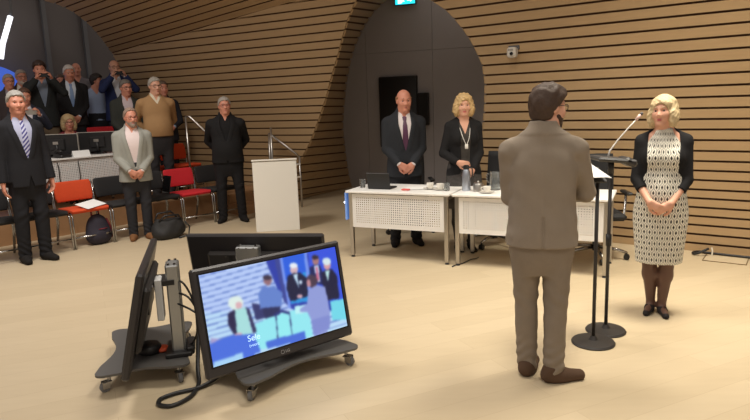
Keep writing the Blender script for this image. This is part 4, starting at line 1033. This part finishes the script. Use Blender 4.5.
def cart(p, rz, label, shift, ty=-.17, on=False, cables=False, tilt=11.2, cdy=0):
    t = empty('monitor_cart', p, rz, label, 'monitor cart')
    MB().prism(arc_plate(.40,.27), .112, .126).build('base_plate', PLATE, t)
    for k, (x, y) in enumerate(((-.33,-.20),(.33,-.20),(.33,.20),(-.33,.20))): caster(t, x, y, .6+k*1.4)
    cx = shift+.02
    cy = .13+cdy
    cm = MB().box((cx,cy,.415), (.16,.075,.58), bev=.008)
    for s in (-1,0,1): cm.box((cx+s*.052,cy+.038,.415), (.012,.004,.575)); cm.box((cx+s*.052,cy-.038,.415), (.012,.004,.575))
    col = cm.build('column', ALU, t)
    for sx in (-1,1):
        for sy in (-.6,.6): MB().tube([(cx+sx*.06,cy+sy*.03,.703),(cx+sx*.06,cy+sy*.03,.715)], .008, 8).build('end_screw', CHROME, col)
    MB().box((cx,cy,.14), (.26,.16,.03), bev=.006).box((cx,cy+.07,.15), (.20,.05,.05), bev=.008).build('column_foot', BLACKP, t)
    # wall-mount arm between column and set
    MB().box((cx+.05,.075+cdy*.6,.50), (.12,.04,.26), bev=.005).build('mount_block', M('mount_white', (206,206,204), .5) if 'mount_white' not in bpy.data.materials else bpy.data.materials['mount_white'], t)
    MB().box((cx,.055,.47), (.36,.02,.06)).box((cx-.15,.03,.46), (.03,.04,.34), rx=R(-11.2)).box((cx+.15,.03,.46), (.03,.04,.34), rx=R(-11.2)).box((cx,.09+cdy*.5,.60), (.18,.10+cdy,.03)).build('mount_bracket', BLACKP, t)
    MB().box((cx-.02,.10,.575), (.05,.13,.035), bev=.006).build('locking_strap', M('clamp_blue', (48,70,170), .5) if 'clamp_blue' not in bpy.data.materials else bpy.data.materials['clamp_blue'], t)
    # the set itself, leaning back
    X = Matrix.Translation((shift,ty,.172)) @ Matrix.Rotation(R(-tilt),4,'X')
    s = bpy.data.objects.new('television', None); COL.objects.link(s); s.empty_display_size = .1; s.parent = t; s.matrix_local = X
    MB().box((0,.022,.309), (.997,.044,.618), bev=.012).build('housing', TVB, s); 
    MB().box((0,.055,.30), (.70,.05,.40), bev=.02).build('rear_cover', M('television_back', (52,49,48), .55) if 'television_back' not in bpy.data.materials else bpy.data.materials['television_back'], s)
    MB().box((0,-.001,.325), (.935,.004,.532)).build('screen_glass', BLACKG, s)
    for sx in (-.2,.2): MB().tube([(sx,.078,.47),(sx,.084,.47)], .009, 8).build('rear_screw', CHROME, s)
    if on:
        q = picture(s, .915, .515, PM); q.location = (0,-.0045,.325)
    cu = bpy.data.curves.new('brand_mark', 'FONT'); cu.body = 'LG'; cu.size = .024; cu.align_x = 'CENTER'; cu.extrude = .0006; cu.materials.append(M('mark_silver', (170,170,172), .4) if 'mark_silver' not in bpy.data.materials else bpy.data.materials['mark_silver'])
    lo = text_mesh('brand_mark', cu); lo.parent = s; lo.location = (.01,-.0015,.024); lo.rotation_euler = (PI/2,0,0)
    mb = MB(); mb.tube([(-.024+.011*math.cos(2*PI*k/16), -.0015, .032+.011*math.sin(2*PI*k/16)) for k in range(16)], .0012, 5, closed=True); mb.build('brand_ring', bpy.data.materials['mark_silver'], s)
    if on:
        cm_ = M('caption_white', (210,240,252), .5, emit=(150,205,250), es=1)
        for body, sz, x, z in (('Sele', .05, -.235, .150), ('(voorz', .024, -.23, .118)):
            cu = bpy.data.curves.new('caption', 'FONT'); cu.body = body; cu.size = sz; cu.materials.append(cm_)
            co = text_mesh('caption', cu); co.parent = s; co.location = (x,-.0065,z); co.rotation_euler = (PI/2,0,0)
    if cables:
        for k in range(3):
            MB().tube(smooth([(cx+.04,.17,.60-.06*k),(cx+.07+.03*k,.27+.02*k,.58-.08*k),(cx+.08+.02*k,.34,.36),(cx+.06,.30,.2),(cx+.02*k,.22,.15)]), .0065, 6).build('cable', BLACKP, t, True)
        MB().lathe([(.06,0),(.075,.012),(.075,.045),(.06,.06)], (cx-.02,.02,.13), 20).build('cable_coil', BLACKP, t, True)
        MB().sphere((cx-.02,.10,.145), .04, 8, (1.3,1,.5)).build('orange_plug', M('plug_orange', (190,74,40), .6), t, True)
    return t
cart((-.60,3.63,0), math.atan2(.622,.783), 'monitor cart at the front with its television lit, showing the broadcast', -.08, on=True)
cart((-1.52,3.80,0), math.atan2(-.965,.26), 'monitor cart seen edge-on, left of the lit television', .13, -.09, cables=True, tilt=13, cdy=.075)
cart((-.843,4.22,0), math.atan2(.15,-.99), 'monitor cart behind the lit television, turned away from us', 0, -.09)
mb = MB(); mb.tube(smooth([(-1.20,3.86,.42),(-1.17,3.76,.25),(-1.15,3.64,.11),(-1.13,3.55,.05),(-1.10,3.45,.014),(-1.10,3.30,.012),(-1.17,3.19,.012),(-1.25,3.20,.012),(-1.27,3.27,.012),(-1.20,3.34,.012),(-1.08,3.40,.014),(-1.0,3.50,.03),(-.97,3.58,.06)]), .013, 8); tag(mb.build('power_cable', BLACKP, None, True), 'black power cable looping on the floor between the two front carts', 'cable')

# ------------------------------------------------------------------ the people
def stripes(name, c1, c2, sc=28, ang=.7):
    m = M(name, c1, .5); nt = m.node_tree; tc = nt.nodes.new('ShaderNodeTexCoord'); mp = nt.nodes.new('ShaderNodeMapping'); mp.inputs['Rotation'].default_value = (0,ang,0)
    w = nt.nodes.new('ShaderNodeTexWave'); w.inputs['Scale'].default_value = sc/6; rp = nt.nodes.new('ShaderNodeValToRGB'); rp.color_ramp.elements[0].position = .45; rp.color_ramp.elements[1].position = .55
    rp.color_ramp.elements[0].color = (*lin(c1),1); rp.color_ramp.elements[1].color = (*lin(c2),1)
    nt.links.new(tc.outputs['Object'], mp.inputs['Vector']); nt.links.new(mp.outputs['Vector'], w.inputs['Vector']); nt.links.new(w.outputs['Fac'], rp.inputs['Fac']); nt.links.new(rp.outputs['Color'], nt.nodes['Principled BSDF'].inputs['Base Color']); return m
TIE_STRIPE = stripes('tie_striped', (70,66,136), (196,200,224), 60, .75); TIE_PURPLE = M('tie_purple', (84,44,72), .45); TIE_BLUE = M('tie_light_blue', (128,154,196), .45)
SPEC = M('spectacle_frame', (38,32,30), .35); SPECR = M('spectacle_frame_red', (120,44,40), .4)
GC = 'audience members standing in the gallery'
CL, CR_ = 'claspL', 'claspR'
# foreground speaker, back turned
sp = person('man in beige-brown suit, back turned, brown hair and beard, speaking at the stands', (.952,3.42,0), 168, 1.72, vox=.0062, w=1.03, hr='read', hl='readL', head=(-56,-5,0),
       top_rgb=(140,128,114), legs_rgb=(132,120,106), shirt=(214,214,220), hair='thick', hair_rgb=(66,47,34), beard=(62,40,26), glasses=SPEC, shoe=(84,64,50), feet=((.075,-.03),(-.075,.06)), toe=(1.25,-.3), hem=.84, fold=.0045)
# woman in the patterned dress
def dress_mat():
    m = M('dress_pattern', (226,222,208), .8); nt = m.node_tree; L = nt.links; b = nt.nodes['Principled BSDF']
    def N(op, *a):
        n = nt.nodes.new('ShaderNodeMath'); n.operation = op
        for i, v in enumerate(a):
            if isinstance(v, (int, float)): n.inputs[i].default_value = v
            else: L.new(v, n.inputs[i])
        return n.outputs[0]
    tc = nt.nodes.new('ShaderNodeTexCoord'); sx = nt.nodes.new('ShaderNodeSeparateXYZ'); L.new(tc.outputs['Object'], sx.inputs[0])
    u = N('MULTIPLY', N('ARCTAN2', sx.outputs[0], sx.outputs[1]), 4.0); v = N('MULTIPLY', sx.outputs[2], 24)
    rowp = N('MULTIPLY', N('MODULO', N('FLOOR', v), 2.0), .5)
    fu = N('SUBTRACT', N('FRACT', N('ADD', N('MULTIPLY', u, 1.0), N('ADD', rowp, 50.0))), .5); fv = N('SUBTRACT', N('FRACT', v), .5)
    drop = N('ADD', N('MULTIPLY', fu, fu), N('MULTIPLY', N('MULTIPLY', fv, fv), .45))
    a = N('LESS_THAN', N('ADD', N('ABSOLUTE', fu), N('MULTIPLY', N('ABSOLUTE', fv), .5)), .21)
    ring = N('LESS_THAN', N('ABSOLUTE', N('SUBTRACT', drop, .20)), .04)
    k = N('MAXIMUM', a, N('MULTIPLY', ring, .8))
    mx = nt.nodes.new('ShaderNodeMix'); mx.data_type = 'RGBA'; mx.inputs['A'].default_value = (*lin((228,224,210)),1); mx.inputs['B'].default_value = (*lin((40,36,34)),1)
    L.new(k, mx.inputs['Factor']); L.new(mx.outputs['Result'], b.inputs['Base Color']); return m
STOCK = M('stockings_dark', (92,64,52), .5); STOCKB = M('stockings_black', (34,30,30), .5)
def stockings(o, mat, top=.55):
    P = []
    for sd in (1, -1):
        A, K, Hp, fd = o.ft[sd]; m = K*.55+A*.45+np.array([0,-.012,0])
        P += [cap(Hp, K, .091, .056, .04), cap(K, m, .0555, .0555, .03), cap(m, A, .0535, .034, .03), cap(A-np.array([0,0,.035])-fd*.02, A+fd*.13-np.array([0,0,.058]), .034, .024, .03)]
    o.part('stockings', polygonize(P, np.array([-.3,-.25,-.01]), np.array([.3,.3,.8]), o.h, lambda p, d: np.maximum(d, p[:,2]-top-.1)), mat)
wm = person('woman in black-and-white patterned dress and black cardigan, standing before the slatted wall', (2.11,4.43,0), -24, 1.635, 'f', vox=.0062, w=1.06, hl=CL, hr=CR_, head=(-20,2,3),
       top='cardigan', top_rgb=(26,25,27), shirt=None, legs=None, sleeve=.42, hem=.93, open_w=.115, hair='bob', hair_rgb=(200,178,138), shoe=(40,36,36), feet=((.042,.0),(-.042,.03)), toe=.22)
DT = [(.435,.163,.122),(.6,.178,.130),(.8,.194,.138),(.9,.190,.134),(1.03,.158,.117),(1.12,.148,.111),(1.22,.152,.114),(1.28,.160,.118),(1.35,.152,.107),(1.41,.126,.090),(1.455,.080,.068),(1.49,.058,.060),(1.525,.055,.057)]
def dress(o, tbl, mat, w=1.0, name='dress', lo=.435, hi=1.522):
    P = [loft(tbl, 0, sx=w, sy=w)]
    if hi > 1.2: P += [ell((.07,.079,1.285),(.066,.062,.066),.05), ell((-.07,.079,1.285),(.066,.062,.066),.05), ell((0,.06,1.0),(.13,.085,.14),.1)]
    o.part(name, polygonize(P, np.array([-.4,-.3,.3]), np.array([.4,.4,1.62]), o.h, lambda p, d: np.maximum(np.maximum(d+.0025*np.sin(np.arctan2(p[:,0],p[:,1])*9)*np.clip((.8-p[:,2])/.4,0,1), lo-p[:,2]), p[:,2]-hi)), mat)
dress(wm, DT, dress_mat(), 1.06); stockings(wm, STOCK)
# the pair behind the desks
person('balding man in dark suit with purple tie, hands clasped, behind the left desk', (.36,6.98,0), 4, 1.79, vox=.008, hl=CL, hr=CR_, head=(8,-6,0), top_rgb=(42,44,48), legs_rgb=(38,39,43), shirt=(226,216,214), tie=TIE_PURPLE, hair='bald', hair_rgb=(150,108,78), feet=((.13,.02),(-.12,.02)), skin=SKIN2, w=1.03)
BLOUSE = M('blouse_flecked', (54,52,50), .8); 
cw = person('woman with curly blond hair and black cardigan, arms crossed low, behind the right desk', (.98,6.60,0), 2, 1.715, 'f', vox=.008, w=1.06, hl=CL, hr='belly', head=(-3,-3,-2), top='cardigan', top_rgb=(28,27,28), shirt=fab((66,62,58), .6), legs=None, hem=.86, open_w=.055, hair='curly', hair_rgb=(194,162,112), shoe=(34,32,32), feet=((.075,.0),(-.075,.02)))
SKF = M('skirt_flecked', (64,60,58), .85, nz=.75, nscale=34); dress(cw, [(.50,.21,.15),(.7,.2,.145),(.85,.192,.138),(.95,.182,.128),(1.05,.155,.115)], SKF, 1.04, 'skirt', .50, 1.04); stockings(cw, STOCKB)
mb = MB(); mb.tube(smooth([(.075,-.03,1.47),(.062,.07,1.42),(.035,.155,1.30),(.005,.172,1.22)]), .0035, 6); mb.tube(smooth([(-.075,-.03,1.47),(-.062,.07,1.42),(-.035,.155,1.30),(-.005,.172,1.22)]), .0035, 6); mb.box((0,.176,1.20), (.035,.008,.05), bev=.003)
mb.xf(Matrix.Scale(cw.s,4)); mb.build('lanyard', M('lanyard_white', (226,222,214), .6), cw.root, True)
# man in black by the lectern
person('man all in black with grey hair and glasses, hands behind back, beside the white lectern', (-2.09,8.80,0), 12, 1.80, vox=.0085, w=1.12, belly=.02, hl='back', hr='back', head=(10,3,0), top='jacket', top_rgb=(30,29,30), shirt=(26,25,26), legs_rgb=(30,29,31), hair='short', hair_rgb=(160,154,146), glasses=SPECR, feet=((.13,.0),(-.15,.02)), toe=.3, skin=SKIN2, open_bottom=1.15, hem=.86)
# man in grey blazer
person('man in light grey blazer with glasses and short beard, hands clasped, in the front row', (-3.05,7.80,0), 26, 1.69, vox=.008, w=1.04, hl=CL, hr=CR_, head=(14,-3,0), top_rgb=(150,150,142), shirt=(226,210,208), legs_rgb=(46,46,50), hair='receding', hair_rgb=(140,118,104), beard=(150,132,120), glasses=SPECR, shoe=(128,88,56), skin=SKIN2, open_bottom=.98, open_w=.085, feet=((.10,.0),(-.09,.03)))
# man at the far left
person('grey-haired man in dark suit with blue striped tie, arms at sides, far left front', (-3.885,6.80,0), 50, 1.915, vox=.0075, w=.95, hl='side', hr='side', head=(-8,0,0), top_rgb=(34,34,38), legs_rgb=(32,32,36), shirt=(176,180,206), tie=TIE_STRIPE, hair='short', hair_rgb=(158,154,148), open_w=.085, skin=SKIN2, feet=((.10,.0),(-.09,.05)))
# gallery crowd
T1, T2 = .3, .6
def crowd(label, x, y, z, phi, H, **k): return person(label, (x,y,z), phi, H, group=None, vox=k.pop('vox', .0105), **k)
PH = 40
crowd('man in tan sweater over white collar, grey hair and glasses, standing in the gallery', -3.20,9.22,T1, 30, 1.83, w=1.1, belly=.025, top='sweater', top_rgb=(168,132,92), shirt=(220,210,186), legs_rgb=(48,46,48), hair='short', hair_rgb=(160,154,144), glasses=SPEC, hl='back', hr='back', head=(12,-3,0), vox=.009)
crowd('man in dark jacket with grey hair, standing left of the tan sweater', -3.90,9.90,T1, 32, 1.845, top_rgb=(56,58,54), shirt=(206,190,194), hair='short', hair_rgb=(110,104,98), head=(14,-4,0), glasses=SPEC, skin=SKIN2, hl=CL, hr=CR_)
crowd('man in dark suit and light blue shirt, mostly behind the tan sweater', -3.50,10.45,T1, 30, 1.83, top_rgb=(40,42,50), shirt=(150,176,200), hair='short', hair_rgb=(102,84,72), skin=SKIN2, head=(12,0,0), hl='belly', hr='side')
ph1 = crowd('bald man in blue blazer raising a phone to take a picture', -4.525,11.10,T2, 32, 1.95, top_rgb=(44,54,92), shirt=(222,226,234), hair='bald', hair_rgb=(150,130,116), glasses=SPEC, hl='phone', hr='phone', head=(6,0,0), legs_rgb=(40,42,52))
crowd('dark-haired person in pale blue shirt between the blue blazer and the dark suit', -4.965,11.25,T2, 34, 1.73, top='shirt', top_rgb=(158,172,200), hair='thick', hair_rgb=(44,34,30), head=(60,-5,0), hl='side', hr='side', skin=SKIN2)
crowd('grey-haired man in black suit with light blue tie, hands clasped, in the gallery', -5.08,10.55,T2, 32, 1.85, w=1.08, top_rgb=(38,37,39), shirt=(214,222,234), tie=TIE_BLUE, hair='short', hair_rgb=(206,200,196), hl=CL, hr=CR_, head=(8,-9,0), skin=SKIN2)
crowd('balding man looking over the shoulder of the light blue tie', -5.38,11.48,T2+.25, 34, 1.70, top='shirt', top_rgb=(120,116,122), hair='bald', hair_rgb=(120,96,80), hl='side', hr='side', skin=SKIN2)
crowd('person barely showing behind the light blue tie, left side', -5.50,11.1,T2, 30, 1.73, top_rgb=(58,56,58), hair='short', hair_rgb=(90,70,58), skin=SKIN2)
ph2 = crowd('dark-haired man in dark jacket and khaki trousers raising a camera phone', -5.165,9.8,T2, 36, 1.87, top_rgb=(40,42,42), shirt=(120,130,146), hair='thick', hair_rgb=(56,40,34), hl='phone', hr='phone', legs_rgb=(120,104,84), head=(-4,-6,0), skin=SKIN2)
crowd('white-bearded man in dark jacket with open white collar, upper gallery left', -5.86,10.5,T2, 36, 1.79, top_rgb=(40,38,40), shirt=(224,218,210), hair='short', hair_rgb=(160,148,138), beard=(190,176,162), glasses=SPEC, skin=SKIN2, open_w=.09, head=(12,0,0))
crowd('grey-haired man with glasses at the far left edge of the gallery', -5.73,9.9,T2, 36, 1.69, top_rgb=(70,62,64), shirt=(150,140,150), hair='short', hair_rgb=(160,150,142), glasses=SPECR, skin=SKIN2, head=(8,-2,0))
ph3 = crowd('brown-haired person in dark jacket holding up a tablet phone, behind the striped tie', -5.07,9.10,T1, 38, 1.74, top_rgb=(48,52,66), shirt=(220,214,220), hair='short', hair_rgb=(86,58,44), hl='tablet', hr='tablet', skin=SKIN2, head=(2,-10,0))
sw = crowd('seated woman with blond hair and glasses behind the left gallery monitor', -4.68,9.52,T1-.42, 34, 1.76, sex='f', seated=True, top='cardigan', top_rgb=(120,44,52), shirt=(216,200,196), hair='bob', hair_rgb=(176,150,110), glasses=SPEC, hl='desk', hr='desk', head=(2,-6,0), skin=SKIN2)
place_chair('black', Vector((-4.68,9.52,T1))+N_*.06, 'black chair carrying the seated woman with glasses', 'black chairs in the gallery')
# hand-held devices
def device(o, label, size=(.075,.15,.009), cat='phone', off=(0,.045,.055), case=None, land=True):
    m = (np.array(o.arms[1][2])+np.array(o.arms[-1][2]))/2+np.array(off); p = o.W(m)
    rz = o.root.rotation_euler.z
    t = empty('mobile_phone', p, rz, label, cat)
    w, h, d = (size[1], size[0], size[2]) if land else size
    MB().box((0,0,0), (w,d,h), bev=.003).build('case', case or BLACKP, t); MB().box((0,-d/2-.0005,0), (w*.92,.001,h*.88)).build('display', BLACKG, t); MB().lathe([(.006,0),(.006,.002)], (w*.4,d/2,h*.32), 10, Matrix.Rotation(-PI/2,4,'X')).build('lens', BLACKG, t)
device(ph1, 'dark phone held up by the bald man in blue blazer'); device(ph2, 'black camera phone held up by the man in khaki trousers'); device(ph3, 'dark phone in a silver frame held by the brown-haired person', size=(.085,.17,.012), case=STEEL)
# blue glowing oval at the far left, and a white glowing tube
r = empty('blue_oval', E0+ED*2.76+EN*.25+Vector((0,0,1.98)), math.atan2(EN.y,EN.x)+PI/2, 'blue glowing oval behind the heads at the far left edge', 'screen')
MB().lathe([(.0,-.02),(.75,-.02),(.75,.02),(0,.02)], (0,0,0), 40, Matrix.Diagonal((1.0,.72,1,1)) @ Matrix.Rotation(0,4,'Z')).xf(Matrix.Rotation(PI/2,4,'X')).build('lit_surface', M('blue_glow', (60,90,200), .4, emit=(70,104,205), es=.75), r)
r = empty('glowing_tube', E0+ED*2.30+EN*.30+Vector((0,0,3.06)), 0, 'white glowing tube slanting at the upper left edge', 'lamp')
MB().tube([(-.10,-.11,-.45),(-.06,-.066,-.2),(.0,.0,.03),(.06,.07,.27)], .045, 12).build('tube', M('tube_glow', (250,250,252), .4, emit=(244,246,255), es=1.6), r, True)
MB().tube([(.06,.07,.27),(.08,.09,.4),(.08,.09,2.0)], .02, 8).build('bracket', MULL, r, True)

# ------------------------------------------------------------------ light, camera
def area(name, loc, tgt, size, power, col=(1,.86,.68), spread=125):
    l = bpy.data.lights.new(name, 'AREA'); l.shape = 'DISK'; l.size = size; l.energy = power; l.color = col; l.spread = R(spread)
    o = bpy.data.objects.new(name, l); COL.objects.link(o); o.location = loc; o.rotation_euler = (Vector(tgt)-Vector(loc)).to_track_quat('-Z','Y').to_euler(); return o
area('ceiling_light_right', (2.45,4.3,4.8), (2.55,4.6,0), 1.2, 72, (1,.92,.76), 86)
area('ceiling_light_centre', (.2,4.3,4.8), (.2,4.4,0), 1.2, 49, (1,.93,.82), 118)
area('ceiling_light_front', (.2,.1,4.6), (.3,.9,0), 1.6, 50, (1,.93,.82), 125)
area('ceiling_light_left', (-3.1,5.4,5.0), (-3.2,6.0,0), 1.4, 116, (1,.94,.87), 132)
wd = bpy.data.worlds.new('room'); SC.world = wd; wd.use_nodes = True
wd.node_tree.nodes['Background'].inputs[0].default_value = (*lin((255,240,228)),1); wd.node_tree.nodes['Background'].inputs[1].default_value = .36
cam = bpy.data.cameras.new('camera'); co = bpy.data.objects.new('camera', cam); COL.objects.link(co); SC.camera = co
cam.sensor_fit = 'HORIZONTAL'; cam.sensor_width = 36; cam.lens = 610/750*36; cam.clip_start = .05
pi_, ro = math.radians(10.03), math.atan(.035)
Fw = Vector((0,math.cos(pi_),-math.sin(pi_))); Up = Vector((0,math.sin(pi_),math.cos(pi_))); Rt = Vector((1,0,0))
rx = Rt*math.cos(ro)-Up*math.sin(ro); uy = Rt*math.sin(ro)+Up*math.cos(ro)
m = Matrix(((rx.x,uy.x,-Fw.x),(rx.y,uy.y,-Fw.y),(rx.z,uy.z,-Fw.z))).to_4x4(); m.translation = (0,0,1.65); co.matrix_world = m
vs = SC.view_settings; SC.display_settings.display_device = 'sRGB'; vs.view_transform = 'Standard'; vs.look = 'None'; vs.exposure = 0; vs.gamma = 1; vs.use_curve_mapping = False
SC.cycles.use_denoising = True; SC.cycles.max_bounces = 8; SC.cycles.sample_clamp_indirect = 6
